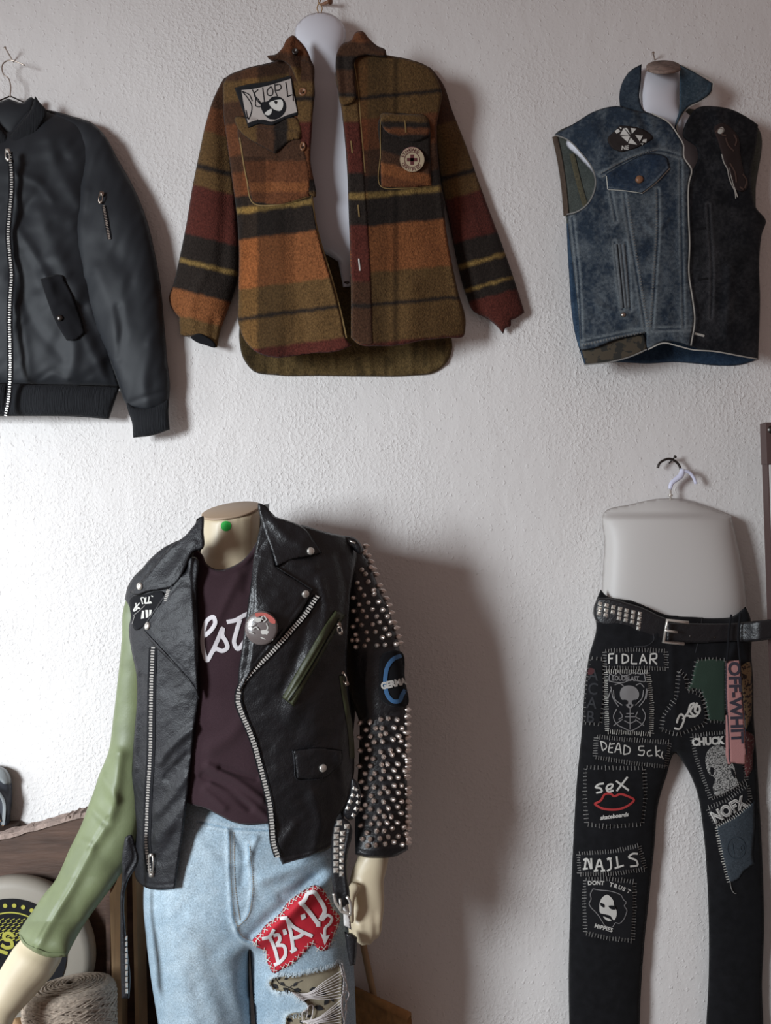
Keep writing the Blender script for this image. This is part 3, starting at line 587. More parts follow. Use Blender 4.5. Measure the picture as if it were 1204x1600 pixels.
vr_ = [(s_, -.0022, 2.0) for s_ in seams]+[(s_, .0016, 6.0) for s_ in seams]+[([(975, 490), (950, 485), (930, 475)], .004, 6), ([(1010, 350), (1022, 360), (1040, 345)], .003, 5), ([(912, 530), (950, 505), (985, 500)], .004, 10), ([(925, 200), (945, 240), (950, 270)], .004, 12), ([(1000, 175), (1010, 200), (1030, 225)], -.004, 7), ([(900, 400), (950, 380)], .003, 8)]
vl = Sheet([(866, 210, 1), (898, 192), (928, 174), (968, 166), (990, 172), (1017, 177, 1), (1045, 192), (1058, 210), (1067, 226), (1068, 245), (1080, 266, 1), (1076, 285), (1075, 330), (1077, 380), (1076, 430), (1082, 470), (1084, 497), (1078, 541, 1), (1060, 535), (1035, 534), (1012, 545), (1009, 520, 1), (965, 530), (925, 545), (906, 548, 1), (904, 500), (895, 420), (885, 336, 1), (900, 332), (915, 322), (927, 302), (930, 285), (926, 266), (908, 240), (884, 217)],
    vbase, cap=3.5, step=2.2, ridges=vr_, extra=lambda x, y: .006*vnoise(x, y, 38, 51)+.0016*vnoise(x, y, 9, 52)); vl.build('front_panel', M['denim'], dv, col=denim_col())
vr = Sheet([(1066, 212), (1072, 190), (1090, 168), (1115, 166), (1145, 172), (1165, 182), (1184, 195, 1), (1180, 230), (1173, 265), (1174, 300), (1181, 325), (1196, 345), (1190, 365), (1186, 400), (1187, 470), (1184, 562, 1), (1160, 556), (1115, 549), (1095, 546), (1074, 540, 1), (1075, 440), (1073, 300), (1079, 272), (1090, 246), (1088, 232)],
    lambda x, y: vbase(x, y)-.006, cap=3.5, step=2.4, ridges=[(seams[7], -.002, 2.0), (seams[7], .0016, 6), ([(1085, 247), (1130, 250)], -.002, 3), ([(1184, 545), (1110, 535), (1078, 530)], -.002, 2), ([(1140, 420), (1135, 520)], .004, 8), ([(1120, 180), (1140, 240)], .004, 10)], extra=lambda x, y: .005*vnoise(x, y, 38, 53)); vr.build('front_panel', M['denim'], dv, col=denim_col((.008, .009, .012), (.055, .055, .060), shade=.4))  # near-black denim tones: shade of the half turned from the light, painted in
hm = Sheet([(906, 540, 1), (950, 533), (1006, 521, 1), (1010, 545), (985, 558), (950, 567), (915, 571, 1)], lambda x, y: vbase(x, y)-.010, cap=3, step=2.4); hm.build('camouflage_lining', M['camo'], dv)
strokes('frayed_edge', [[(1018, 177), (1045, 192), (1058, 210), (1067, 226), (1068, 245), (1080, 266), (1076, 285), (1075, 330), (1077, 380), (1076, 430), (1082, 470), (1085, 497), (1079, 540)]], 2.0, lambda x, y: vbase(x, y)+.004, M['thread'], dv, .0014)
strokes('frayed_edge', [[(1012, 546), (1036, 536), (1060, 541), (1079, 546), (1115, 549), (1160, 557), (1183, 561)]], 2.0, lambda x, y: vbase(x, y)+.004, M['thread'], dv, .0014)
strokes('frayed_edge', [[(914, 570), (950, 566), (985, 557), (1010, 546)]], 2.0, lambda x, y: vbase(x, y)+.003, M['dimthread'], dv, .0014)
strokes('frayed_edge', [[(885, 335), (900, 331), (915, 321), (927, 301), (930, 284), (926, 266), (908, 240), (884, 217), (867, 211)]], 2.0, lambda x, y: vbase(x, y)+.003, M['dimthread'], dv, .0014)
vcl = Sheet([(968, 166, 1), (967, 150), (973, 126), (985, 110), (1002, 100, 1), (1001, 125), (999, 155), (1006, 173), (1020, 178, 1), (1000, 176)], lambda x, y: .060+.0004*(x-968), cap=3, step=2); vcl.build('collar', M['denim'], dv, col=denim_col((.02, .03, .045), (.07, .09, .11), sm=[]))
vcr = Sheet([(1062, 101, 1), (1085, 113), (1113, 130, 1), (1111, 143), (1095, 157), (1075, 167), (1064, 182), (1058, 200), (1062, 216, 1), (1054, 200), (1060, 175), (1061, 140)], lambda x, y: .074-.0003*(x-1062), cap=3, step=2, ridges=[([(1066, 108), (1106, 134), (1090, 152), (1068, 164)], -.001, 2)]); vcr.build('collar', M['denim'], dv, col=denim_col((.035, .060, .085), (.11, .15, .18), sm=[]))
strokes('frayed_edge', [[(1063, 101), (1085, 112), (1114, 130), (1111, 144), (1095, 158), (1075, 168), (1064, 182), (1057, 200), (1062, 214)]], 1.6, vcr, M['thread'], dv, .001)
strokes('collar_seam', [[(968, 166), (975, 170), (1000, 175), (1018, 178)]], 1.6, lambda x, y: .070+0*x, M['dimthread'], dv, .001)
vf = Sheet([(946, 272, 1), (949, 296, 1), (975, 298), (1003, 302, 1), (1025, 285), (1046, 263, 1), (1041, 246), (1015, 240), (975, 256)], lambda x, y: vl.front(x, y)+.001, cap=3.5, step=2, ridges=[([(951, 290), (975, 292), (1001, 296), (1022, 280), (1040, 262)], -.0015, 2)]); vf.build('pocket_flap', M['denim'], dv, col=denim_col((.016, .028, .050), (.085, .105, .13), sm=[[(946, 296), (1003, 302), (1046, 263)]]))
strokes('flap_edge', [[(947, 275), (949, 296)], [(949, 296), (975, 298), (1003, 302)], [(1003, 302), (1025, 285), (1046, 263)]], 1.4, vf, M['thread'], dv, .0012)
strokes('seam_stitching', stitch_lines([(938, 271), (991, 244), (1026, 234)], 4, 2.6, perp=False)+stitch_lines([(940, 277), (991, 251), (1014, 243)], 4, 2.6, perp=False)+stitch_lines([(1025, 300), (1025, 344), (1020, 438), (1015, 512)], 4.5, 3, perp=True)+stitch_lines([(980, 310), (986, 350), (998, 425), (1011, 512)], 4.5, 3, perp=True)+stitch_lines([(908, 540), (950, 530), (1008, 519)], 5, 3, perp=True), 1.1, vl, M['dimthread'], dv, .0014, step=2)
strokes('welt_pocket', [[(961, 381), (966, 432), (971, 482)], [(967, 381), (972, 432), (977, 482)], [(973, 381), (978, 432), (982, 480)]], 4.0, vl, mat('welt_denim', (.11, .12, .13), .9, var=.4, vscale=300), dv, .001, hump=.002)
strokes('welt_slot', [[(964, 382), (969, 432), (974, 481)]], 2.0, vl, M['blackcloth'], dv, .0016)
MB().lathe(vf.at(998, 281), [(.0001, .006), (.005, .0055), (.0075, .003), (.0075, 0)]).build('button', M['copper'], dv)
MB().lathe(vl.at(973, 492), [(.0001, .004), (.004, .003), (.005, 0)]).build('rivet', M['dullsteel'], dv)
for (x, y) in [(1095, 357), (1098, 436), (1093, 523)]:
    strokes('buttonhole', [[(x-8, y+(1 if y < 500 else -2)), (x+7, y-(1 if y < 500 else -2))]], 3.5, vr, M['blackcloth'] if y < 500 else M['thread'], dv, .001)
def pyramid(mb, c, r, h, n, up=Vector((0, 0, 1))):
    u = (up-n*up.dot(n)).normalized(); w = n.cross(u); a = [c+(u*i+w*j)*r for i, j in ((1, 1), (1, -1), (-1, -1), (-1, 1))]
    mb.add([*a, c+n*h], [(0, 4, 1), (1, 4, 2), (2, 4, 3), (3, 4, 0), (0, 1, 2, 3)])
mb = MB(); pyramid(mb, Vector(P(1003, 530, .075)), .005, .005, Vector((0, -1, 0))); mb.build('stud', M['steel'], dv, flat=True)
# chest patch with crossing triangles
p_ = Sheet([(949, 216), (958, 206), (968, 196, 1), (990, 198), (1010, 205), (1020, 215), (1008, 224), (992, 232), (970, 238, 1), (956, 232)], lambda x, y: vl.front(x, y)+.0008, cap=2, step=2); pp = p_.build('chest_patch', mat('dark_brown_patch', (.016, .010, .009), .9), dv, label='dark chest patch with pale crossed triangles')
mb = MB()
def tri(*q, l=.001): fill(mb, [(a, b, 1) for a, b in q], p_, l, 3)
for q in [((974, 200), (983, 212), (968, 211)), ((985, 200), (994, 201), (987, 209)), ((992, 211), (1004, 212), (999, 221)), ((970, 213), (984, 213), (980, 222)), ((985, 215), (995, 226), (981, 224)), ((975, 200), (979, 200), (985, 211)), ((960, 205), (965, 201), (969, 205), (963, 209)), ((967, 198), (971, 200), (969, 202)), ((1004, 218), (1010, 217), (1009, 223), (1003, 222)), ((1000, 224), (1005, 224), (1003, 227))]: tri(*q)
text_mb(mb, 'NE', 9, (970, 234), -.05, p_, .0012, .03, shear=.15); mb.build('printed_triangles', M['print'], pp)
p_ = Sheet([(1117, 196), (1128, 192), (1142, 200), (1152, 212), (1156, 240), (1162, 270), (1168, 290), (1160, 300), (1148, 296), (1140, 275), (1130, 250), (1122, 225)], lambda x, y: vr.front(x, y)+.0008, cap=2, step=2); pp = p_.build('shoulder_patch', mat('dark_red_patch', (.020, .009, .008), .9), dv, label='ragged dark patch with faded brown scrolls')
strokes('scrolls', [[(1118, 207), (1125, 200), (1130, 203), (1127, 210), (1134, 212)], [(1133, 215), (1138, 228), (1146, 236)], [(1146, 210), (1150, 218), (1148, 228)], [(1140, 255), (1148, 270), (1150, 285)], [(1160, 272), (1166, 282), (1163, 294)], [(1155, 292), (1161, 296)]], 2.5, p_, mat('faded_brown_print', (.085, .05, .04), .9), pp, .001, step=2)
mb = MB(); fill(mb, [(1122, 202), (1128, 198), (1131, 204), (1126, 209), (1121, 208)], p_, .0012, 2); mb.build('pale_mark', M['thread'], pp)
strokes('loose_thread', [[(1127, 241), (1131, 255), (1136, 264), (1138, 275), (1142, 287), (1148, 300), (1149, 310)], [(1139, 262), (1141, 272), (1146, 290), (1152, 308)]], 1.6, vr, M['thread'], dv, .003)

# ================================================================== 4. waist form, patched black pants, belt
wf = thing('waist_form', 'frosted plastic waist form hanging by a hook above the patched black pants', 'display form', P(1045, 1180, .01))
WF = Sheet([(944, 800), (985, 788), (1030, 779), (1060, 779), (1100, 790), (1142, 806, 1), (1150, 840), (1160, 890), (1165, 930), (1166, 1000), (1150, 1060), (1120, 1090), (1050, 1100), (980, 1090), (945, 1060), (938, 1000), (941, 900), (944, 850)], lambda x, y: .012+.0*x, k=.6, cap=48, step=3.5,
    extra=lambda x, y: .022*smooth(800, 812, y-.0002*(x-1045)**2*0)); WF.build('body', M['frost'], wf)
hk = thing('hanger_hook', 'dark steel hook with a curved white plastic neck, hung on the nail', 'hanger hook', P(1047, 783, .03))
MB().tube([P(x, y, .022) for x, y in cr([(1027, 731), (1030, 724), (1037, 719), (1046, 717), (1055, 721), (1061, 728), (1064, 738)], 2)], .0026, 8).build('hook', M['darksteel'], hk)
s_ = cr([(1066, 733), (1063, 743), (1056, 749), (1049, 755), (1046, 764)], 2); MB().tube([P(x, y, .026) for x, y in s_], list(np.interp(np.linspace(0, 1, len(s_)), [0, .3, .8, 1], [.005, .0062, .0045, .004])), 10).tube([P(x, y, .027) for x, y in cr([(1066, 735), (1076, 738), (1083, 746), (1087, 756)], 2)], .0034, 8).build('plastic_neck', M['lilac'], hk)
MB().tube([P(1047, 763, .026), P(1047, 783, .026)], .0022, 8).lathe(P(1047, 774, .026), [(.0045, -.002), (.0045, .002)], (0, 0, 1)).build('stem', M['steel'], hk)

pt = thing('patched_pants', 'black denim pants covered with sewn on printed patches', 'pants', P(1045, 1700, .02))
pants = Sheet([(938, 921, 1), (945, 929), (988, 938), (1041, 959), (1087, 963), (1120, 965), (1142, 964), (1164, 948, 1), (1170, 960), (1174, 985), (1173, 1021), (1176, 1060), (1177, 1122), (1181, 1175), (1186, 1256), (1190, 1330), (1193, 1461), (1190, 1542), (1192, 1600), (1190, 1740, 1), (1108, 1740, 1), (1103, 1600), (1106, 1542), (1107, 1461), (1104, 1370), (1098, 1296), (1086, 1230), (1071, 1198), (1055, 1177), (1040, 1215), (1028, 1256), (1022, 1320), (1013, 1408), (1005, 1488), (1000, 1569), (999, 1600), (998, 1740, 1), (890, 1740, 1), (889, 1600), (888, 1542), (891, 1408), (895, 1320), (900, 1230), (909, 1134), (912, 1089), (920, 1024), (931, 983), (929, 945)],
    lambda x, y: .018+.060*smooth(1250, 1000, y), k=.45, cap=40, step=3, ridges=[([(1048, 975), (1052, 1080), (1060, 1170)], .003, 6), ([(940, 1000), (1000, 1005), (1022, 1000), (1028, 985)], .002, 3), ([(1142, 960), (1150, 1000), (1140, 1030)], .006, 7), ([(1168, 970), (1160, 1010), (1172, 1040)], .005, 6)], extra=lambda x, y: .005*vnoise(x, y, 60, 61)+.0015*vnoise(x, y, 14, 62)); pants.build('trousers', M['blackdenim'], pt)
strokes('pocket_seam', [[(1020, 990), (1021, 1000), (1012, 1008), (990, 1010)], [(1096, 966), (1093, 990), (1086, 1020)], [(1090, 972), (1088, 1005)]], 1.4, pants, M['dimprint'], pt, .001)
def patch(name, outl, label, m='patchcloth', parent=pt, surf=pants, st=True, stm='dimthread', gap=4.2, ln=6.5, cap=2.2, lift=.0008, sw=1.15):
    s = Sheet(outl, lambda x, y: surf.front(x, y)+lift, cap=cap, step=2.6); o = s.build(name, M[m], parent, label=label)
    if st: strokes('stitching', stitch_lines(outl, gap, ln, closed=True), sw, lambda x, y: np.maximum(s.front(x, y), surf.front(x, y)+lift), M[stm], o, .0012, step=2.5)
    return s, o
C1 = lambda l: [(a, b, 1) for a, b in l]
s, o = patch('patch', C1([(944, 1017), (992, 1015), (1040, 1017), (1041, 1045), (992, 1044), (945, 1044)]), 'black patch with white hand lettering FIDLAR')
L_ = [[(951, 1022), (951, 1037)], [(951, 1022), (959, 1021.5)], [(951, 1029), (957, 1028.5)], [(963, 1023), (963, 1037)], [(972, 1022), (972, 1037)], [(972, 1022), (980, 1025), (981, 1032), (972, 1037)], [(987, 1022), (986, 1037)], [(986, 1037), (995, 1037)], [(999, 1038), (1004, 1022)], [(1004, 1022), (1010, 1037)], [(1001, 1032), (1008, 1032)], [(1016, 1022), (1015, 1038)], [(1016, 1022), (1025, 1022), (1025, 1028), (1016, 1030)], [(1018, 1030), (1026, 1038)]]
strokes('lettering', L_, 2.4, s, M['print'], o, .0014, step=2)
s, o = patch('patch', C1([(946, 1049), (1012, 1050), (1018, 1100), (1017, 1147), (948, 1143)]), 'tall patch with a grey skull and ornament under torn lettering', gap=3.4, stm='thread')
L_ = [[(951, 1064), (953, 1053), (958, 1056), (966, 1050), (972, 1056), (980, 1055), (990, 1051), (1000, 1053), (1009, 1052)], [(951, 1064), (960, 1066), (975, 1066), (985, 1062), (998, 1064), (1007, 1065), (1006, 1053)]]
strokes('ornament', L_+[[(954, 1073), (958, 1092), (966, 1104)], [(1010, 1076), (1006, 1094), (998, 1104)], [(958, 1078), (960, 1092), (972, 1102)], [(1005, 1078), (1003, 1090), (992, 1102)], [(963, 1108), (958, 1120), (964, 1132), (975, 1138), (984, 1142), (994, 1138), (1004, 1130), (1008, 1118), (1003, 1107)], [(968, 1112), (972, 1120), (966, 1124)], [(996, 1112), (993, 1120), (1000, 1124)], [(958, 1134), (972, 1124)], [(1006, 1134), (992, 1124)], [(954, 1078), (950, 1090)], [(1011, 1078), (1009, 1092)], [(975, 1126), (984, 1130), (993, 1126)], [(976, 1120), (992, 1120)], [(978, 1115), (990, 1115)], [(984, 1104), (984, 1140)], [(960, 1070), (968, 1068), (974, 1072)], [(993, 1071), (1000, 1068), (1006, 1074)]], 1.5, s, M['greyprint'], o, .0014, step=2.5)
mb = MB(); fill(mb, [(968, 1082), (972, 1074), (982, 1071), (992, 1074), (998, 1083), (996, 1092), (990, 1095), (989, 1103), (984, 1107), (978, 1103), (977, 1096), (971, 1093)], s, .0014, 3)
text_mb(mb, 'LOUDBLAST', 10.2, (956, 1063), .02, s, .0016, .035, sx=.74); mb.build('skull_print', M['greyprint'], o)
mb = MB(); fill(mb, [(972, 1094), (980, 1095), (980, 1100), (974, 1100)], s, .0022, 2); fill(mb, [(987, 1095), (995, 1094), (994, 1100), (987, 1100)], s, .0022, 2); fill(mb, [(982, 1101), (985, 1101), (984, 1105)], s, .0022, 2); mb.build('eye_sockets', M['patchcloth'], o)
s, o = patch('patch', C1([(931, 1151), (985, 1156), (1046, 1160), (1040, 1198), (985, 1192), (929, 1183)]), 'wide patch with scrawled white capitals', gap=4)
L_ = [[(938, 1158), (941, 1172)], [(937, 1158), (946, 1162), (947, 1168), (941, 1173)], [(953, 1160), (950, 1175)], [(953, 1163), (960, 1162)], [(951, 1169), (957, 1168)], [(950, 1175), (957, 1176)], [(960, 1176), (966, 1161), (970, 1178)], [(962, 1171), (970, 1171)], [(975, 1164), (974, 1179)], [(975, 1164), (984, 1170), (983, 1176), (974, 1179)], [(1006, 1166), (998, 1167), (998, 1172), (1006, 1173), (1004, 1180), (996, 1179)], [(1017, 1172), (1011, 1175), (1012, 1181), (1019, 1180)], [(1024, 1165), (1025, 1182)], [(1031, 1172), (1025, 1176), (1032, 1184)], [(1035, 1174), (1033, 1180), (1036, 1186)]]
strokes('lettering', L_, 1.9, s, M['print'], o, .0014, step=2)
s, o = patch('patch', C1([(914, 1199), (960, 1200), (1006, 1200), (1008, 1245), (1003, 1288), (950, 1292), (916, 1288), (913, 1245)]), 'square patch with white lettering above red lips', m='blackdenim', gap=6)
L_ = [[(943, 1224), (934, 1226), (930, 1230), (938, 1232), (940, 1236), (931, 1239)], [(946, 1234), (955, 1231), (957, 1226), (951, 1226), (947, 1232), (950, 1237), (958, 1235)], [(962, 1220), (982, 1235)], [(980, 1214), (963, 1236)]]
strokes('lettering', L_, 3.0, s, M['print'], o, .0014, step=2)
strokes('lips', [[(928, 1256), (938, 1251), (945, 1241), (953, 1240), (959, 1244), (968, 1241), (980, 1244), (990, 1250), (982, 1258), (968, 1264), (952, 1265), (940, 1263), (928, 1256)]], 3.4, s, M['red'], o, .0014, step=2)
mb = MB(); text_mb(mb, 'skateboards', 9, (937, 1281), -.13, s, .0014, .03, sx=1.02, shear=.3); mb.build('small_lettering', M['print'], o)
s, o = patch('patch', C1([(903, 1334), (960, 1330), (998, 1321), (1008, 1358), (960, 1365), (905, 1366)]), 'patch with white blackletter NAILS', gap=4)
L_ = [[(911, 1344), (915, 1342), (923, 1358)], [(915, 1343), (913, 1358)], [(923, 1341), (924, 1358)], [(930, 1360), (936, 1343), (942, 1361)], [(932, 1354), (941, 1353)], [(948, 1343), (955, 1341)], [(953, 1342), (953, 1358), (948, 1361)], [(963, 1338), (965, 1355)], [(960, 1357), (974, 1352)], [(996, 1334), (988, 1334), (982, 1339), (994, 1345), (996, 1351), (984, 1354)], [(948, 1343), (952, 1340)], [(910, 1358), (918, 1357)], [(927, 1361), (934, 1360)], [(938, 1361), (945, 1360)]]
strokes('lettering', L_, 2.9, s, M['print'], o, .0014, step=2)
s, o = patch('patch', C1([(913, 1374), (950, 1373), (991, 1378), (991, 1420), (988, 1470), (950, 1466), (914, 1458), (912, 1410)]), 'patch with a bearded face and the words DONT TRUST HIPPIES', gap=4.6)
mb = MB()
for i, ch in enumerate('DONT TRUST'):
    t = i/9; a = -.12+t*.75; text_mb(mb, ch, 8.6, (918+60*t, 1383-2*math.sin(PI*t)+9*t*t*1.2), a*.9, s, .0014, .035)
text_mb(mb, 'HIPPIES', 8.6, (928, 1449), .26, s, .0014, .035, sx=.98, gap=1.08)
mb.build('lettering', M['print'], o)
mb = MB(); fill(mb, [(937, 1409), (941, 1402), (948, 1398), (954, 1402), (958, 1408), (959, 1415), (963, 1424), (962, 1433), (959, 1438), (953, 1431), (947, 1429), (943, 1428), (938, 1427), (936, 1417)], s, .0014, 2); fill(mb, [(942, 1432), (948, 1434), (955, 1438), (950, 1439)], s, .0014, 2); mb.build('face_print', M['print'], o)
mb = MB(); fill(mb, [(937, 1411), (944, 1414), (944, 1418), (938, 1415)], s, .0022, 2); fill(mb, [(950, 1416), (961, 1417), (961, 1421), (955, 1421)], s, .0022, 2); mb.build('eyes', M['patchcloth'], o)
strokes('hair_outline', [[(926, 1389), (938, 1391), (950, 1392), (962, 1395), (970, 1399), (974, 1406), (978, 1410), (975, 1415), (979, 1422), (977, 1430), (973, 1438), (967, 1443), (961, 1442), (957, 1448), (946, 1447), (940, 1439), (937, 1434), (930, 1425), (923, 1418), (920, 1412), (923, 1405), (922, 1397), (926, 1389)]], 1.2, s, M['greyprint'], o, .0014, step=2)
s, o = patch('patch', C1([(921, 1028), (943, 1030), (944, 1090), (938, 1132), (911, 1130), (913, 1080)]), 'side patch with dim letters and a red mark', m='blackdenim', gap=7, ln=5)
mb = MB(); [text_mb(mb, ch, 26, (918-1.2*i, 1062+22*i), .1, s, .0014, .01, sx=.9) for i, ch in enumerate('ACAB')]; mb.build('lettering', M['dimprint'], o)
mb = MB(); fill(mb, [(920, 1044), (928, 1046), (927, 1052), (918, 1054)], s, .0014, 3); mb.build('red_mark', mat('dim_red_print', (.06, .012, .014), .8), o)
s, o = patch('patch', C1([(1060, 1047), (1072, 1058), (1074, 1078), (1096, 1086), (1105, 1120), (1100, 1132), (1060, 1148), (1032, 1140), (1036, 1118), (1056, 1090)]), 'black angular patch with white script', m='blackcloth', gap=6)
strokes('script', [[(1053, 1138), (1061, 1139), (1066, 1131), (1068, 1120), (1064, 1116), (1059, 1122), (1057, 1130)], [(1066, 1124), (1074, 1114), (1080, 1100), (1084, 1099), (1078, 1112), (1084, 1119), (1076, 1120)], [(1085, 1112), (1089, 1098), (1086, 1112), (1091, 1114)], [(1083, 1105), (1092, 1103)], [(1072, 1118), (1086, 1119), (1093, 1110), (1092, 1102)]], 3.2, s, M['print'], o, .0014, step=2)
s, o = patch('patch', C1([(1088, 1031), (1110, 1029), (1134, 1031), (1134, 1080), (1134, 1128), (1107, 1127), (1101, 1095), (1095, 1080), (1084, 1077), (1072, 1080), (1080, 1065), (1084, 1045)]), 'dark green cloth patch', m='greencloth', gap=6, ln=5)
s, o = patch('patch', C1([(1080, 1150), (1110, 1146), (1134, 1144), (1160, 1180), (1166, 1220), (1140, 1236), (1110, 1248), (1096, 1210), (1086, 1180)]), 'patch with bold white letters over a scribbled pale figure', gap=4.2)
mb = MB(); text_mb(mb, 'CHUCK', 16, (1081, 1165), -.06, s, .0014, .06, sx=.88); mb.build('lettering', M['print'], o)
mb = MB(); fill(mb, [(1106, 1172), (1114, 1166), (1126, 1165), (1136, 1172), (1140, 1185), (1146, 1196), (1150, 1215), (1154, 1226), (1140, 1234), (1116, 1242), (1113, 1232), (1116, 1215), (1108, 1210), (1102, 1195), (1102, 1182)], s, .0012, 3); mb.build('figure_print', mat('sketch_print', (.42, .41, .39), .85, speck=(420, .50, (.03, .03, .03))), o)
mb = MB(); fill(mb, [(1111, 1198), (1115, 1202), (1112, 1212), (1109, 1206)], s, .002, 2); fill(mb, [(1142, 1200), (1146, 1204), (1148, 1216), (1143, 1210)], s, .002, 2); mb.build('arm_gaps', M['patchcloth'], o)
s, o = patch('patch', C1([(1105, 1263), (1135, 1250), (1168, 1226), (1172, 1250), (1145, 1272), (1117, 1288)]), 'slanting band patch with outlined letters NOFX', gap=4.4, m='patchcloth')
mb = MB(); text_mb(mb, 'NOFX', 24, (1116, 1286), -.50, s, .0014, .055, sx=.86); mb.build('lettering', M['print'], o)
mb = MB(); text_mb(mb, 'NOFX', 24, (1116.4, 1286), -.50, s, .0022, -.022, sx=.86); mb.build('letter_cores', M['greyprint'], o)
s, o = patch('patch', C1([(1118, 1292), (1145, 1278), (1178, 1252), (1179, 1290), (1175, 1335), (1178, 1350), (1162, 1362), (1152, 1376), (1139, 1380), (1130, 1345)]), 'torn blue denim patch with a faint drawn face', m='denim', st=False)
me = o.data; at_ = me.color_attributes.new(name='Col', type='FLOAT_COLOR', domain='POINT'); nv = len(me.vertices); cc = np.outer(1+.3*vnoise(RNG.rand(nv)*9, RNG.rand(nv)*9, 1, 3), (.050, .062, .075)); at_.data.foreach_set('color', np.concatenate([cc, np.ones((nv, 1))], 1).ravel())
strokes('stitching', stitch_lines([(1118, 1292), (1128, 1340), (1138, 1380)], 4.2, 5)+stitch_lines([(1118, 1292), (1145, 1278), (1172, 1256)], 4, 4), 1.3, s, M['thread'], o, .0012, step=2)
strokes('drawn_face', [[(1150+14*math.cos(a), 1325+17*math.sin(a)) for a in np.linspace(0, 2*PI, 17)], [(1159+3*math.cos(a), 1325+4*math.sin(a)) for a in np.linspace(0, 2*PI, 9)], [(1144, 1318), (1146, 1335)]], 1.1, s, mat('dark_blue_ink', (.03, .045, .06), .9), o, .0012, step=2)
strokes('loose_thread', [[(1140, 1376), (1142, 1388), (1147, 1396), (1150, 1396)]], 1.3, pants, M['dimthread'], pt, .003)
s, o = patch('patch', [(1158, 1040), (1170, 1034), (1174, 1060), (1174, 1100), (1172, 1125), (1164, 1140), (1160, 1120), (1158, 1080)], 'mottled tan patch down the outer hip', m='leop', st=False)
s, o = patch('patch', [(1164, 1142), (1174, 1146), (1176, 1180), (1173, 1206), (1166, 1215), (1162, 1190)], 'dark red patch at the outer thigh', st=False); o.data.materials[0] = mat('dull_red_cloth', (.10, .02, .02), .9, speck=(200, .6, (.25, .2, .17)))
# keychain strap
ks = thing('webbing_strap', 'pink printed webbing strap hanging from the black belt of the pants', 'strap', P(1150, 1195, .13))
def kd(x, y): return pants.front(x, y)*0+.128
KS = Sheet(C1([(1133, 1033), (1156, 1031), (1159, 1080), (1163, 1140), (1166, 1175), (1164, 1195), (1139, 1192), (1137, 1150), (1134, 1090)]), kd, cap=2, step=2.5); ko = KS.build('webbing', M['pink'], ks)
mb = MB(); text_mb(mb, 'OFF-WHITE'[:8], 26, (1137.5, 1034), PI/2-.045, KS, .0012, .035, sx=1.06, gap=.98); mb.build('lettering', M['navyprint'], ko)
strokes('edge_binding', [[(1134, 1034), (1134, 1090), (1138, 1150), (1139, 1191)], [(1156, 1032), (1159, 1080), (1164, 1140), (1166, 1180)]], 1.2, KS, M['navyprint'], ko, .001)
Sheet(C1([(1133, 1110), (1139, 1120), (1142, 1194), (1137, 1196), (1133, 1180)]), kd(1, 1)-.006, cap=2, step=2.5).build('webbing_fold', M['pink'], ks)
strokes('belt_loop', [[(1142, 960), (1138, 990), (1137, 1012), (1135, 1036)], [(1156, 958), (1153, 1000), (1156, 1034)]], 3.5, const(.132), M['blackcloth'], ks, 0, hump=.003)
# belt
bt = thing('studded_belt', 'black leather belt with pyramid studs and square silver buckle on the patched pants', 'belt', P(1045, 1000, .13))
def btb(x, y): return .078+.034*np.sqrt(np.clip(1-((np.asarray(x, float)-1060)/135.)**2, 0, 1))
B1 = Sheet([(929, 943), (934, 935), (945, 934), (980, 942), (1005, 950), (1030, 962), (1046, 968, 1), (1046, 1004, 1), (1020, 996), (1000, 990), (960, 980), (934, 974), (928, 965)], btb, cap=4, step=2.5); B1.build('strap', M['leather'], bt)
B2 = Sheet([(1040, 972, 1), (1090, 974), (1135, 974), (1170, 971), (1212, 967, 1), (1212, 998, 1), (1170, 1003), (1140, 1003), (1090, 1006), (1040, 1003, 1)], lambda x, y: .116+.026*smooth(1150, 1190, x), cap=4, step=2.5); B2.build('strap', M['leather'], bt)
for (x, y) in [(1078, 994), (1116, 996), (1164, 988)]: MB().lathe(B2.at(x, y, -.0002), [(.0018, .0006), (.0022, 0)]).build('eyelet', M['darksteel'], bt)
SM = bpy.data.meshes.new('stud_pyramid'); mb = MB(); pyramid(mb, Vector((0, 0, 0)), .0044, .0042, Vector((0, -1, 0))); SM.from_pydata(mb.V, [], mb.F); SM.materials.append(M['steel'])
def put(name, me, parent, loc, R=None, s=1):
    o = bpy.data.objects.new(name, me); COL.objects.link(o); o.parent = parent; o.location = Vector(loc)-rootof(parent).location
    if R is not None: o.rotation_euler = R.to_euler()
    o.scale = (s, s, s) if not hasattr(s, '__len__') else s; return o
rows = [[1]*7, [1]*7, [1, 1, 0, 1, 1, 1, 1][:7], [0, 0, 0, 0, 0, 0, 1]]
for r, row in enumerate(rows):
    for c, on in enumerate(row):
        if on:
            x, y = 937+c*10.4-(r*.8), 943.5+r*7.6+c*2.6; n = B1.normal(x, y); q = Vector((0, -1, 0)).rotation_difference(n); put('stud', SM, bt, B1.at(x, y), q.to_matrix() @ Matrix.Rotation(.22, 3, 'Y'), .85)
MB().tube([P(x, y, .136) for x, y in [(1075, 973), (1042, 969), (1036, 1003), (1068, 1006)]], .0034, 8).tube([P(1038, 985, .137), P(1057, 988, .134)], .0026, 8).build('buckle', M['steel'], bt)
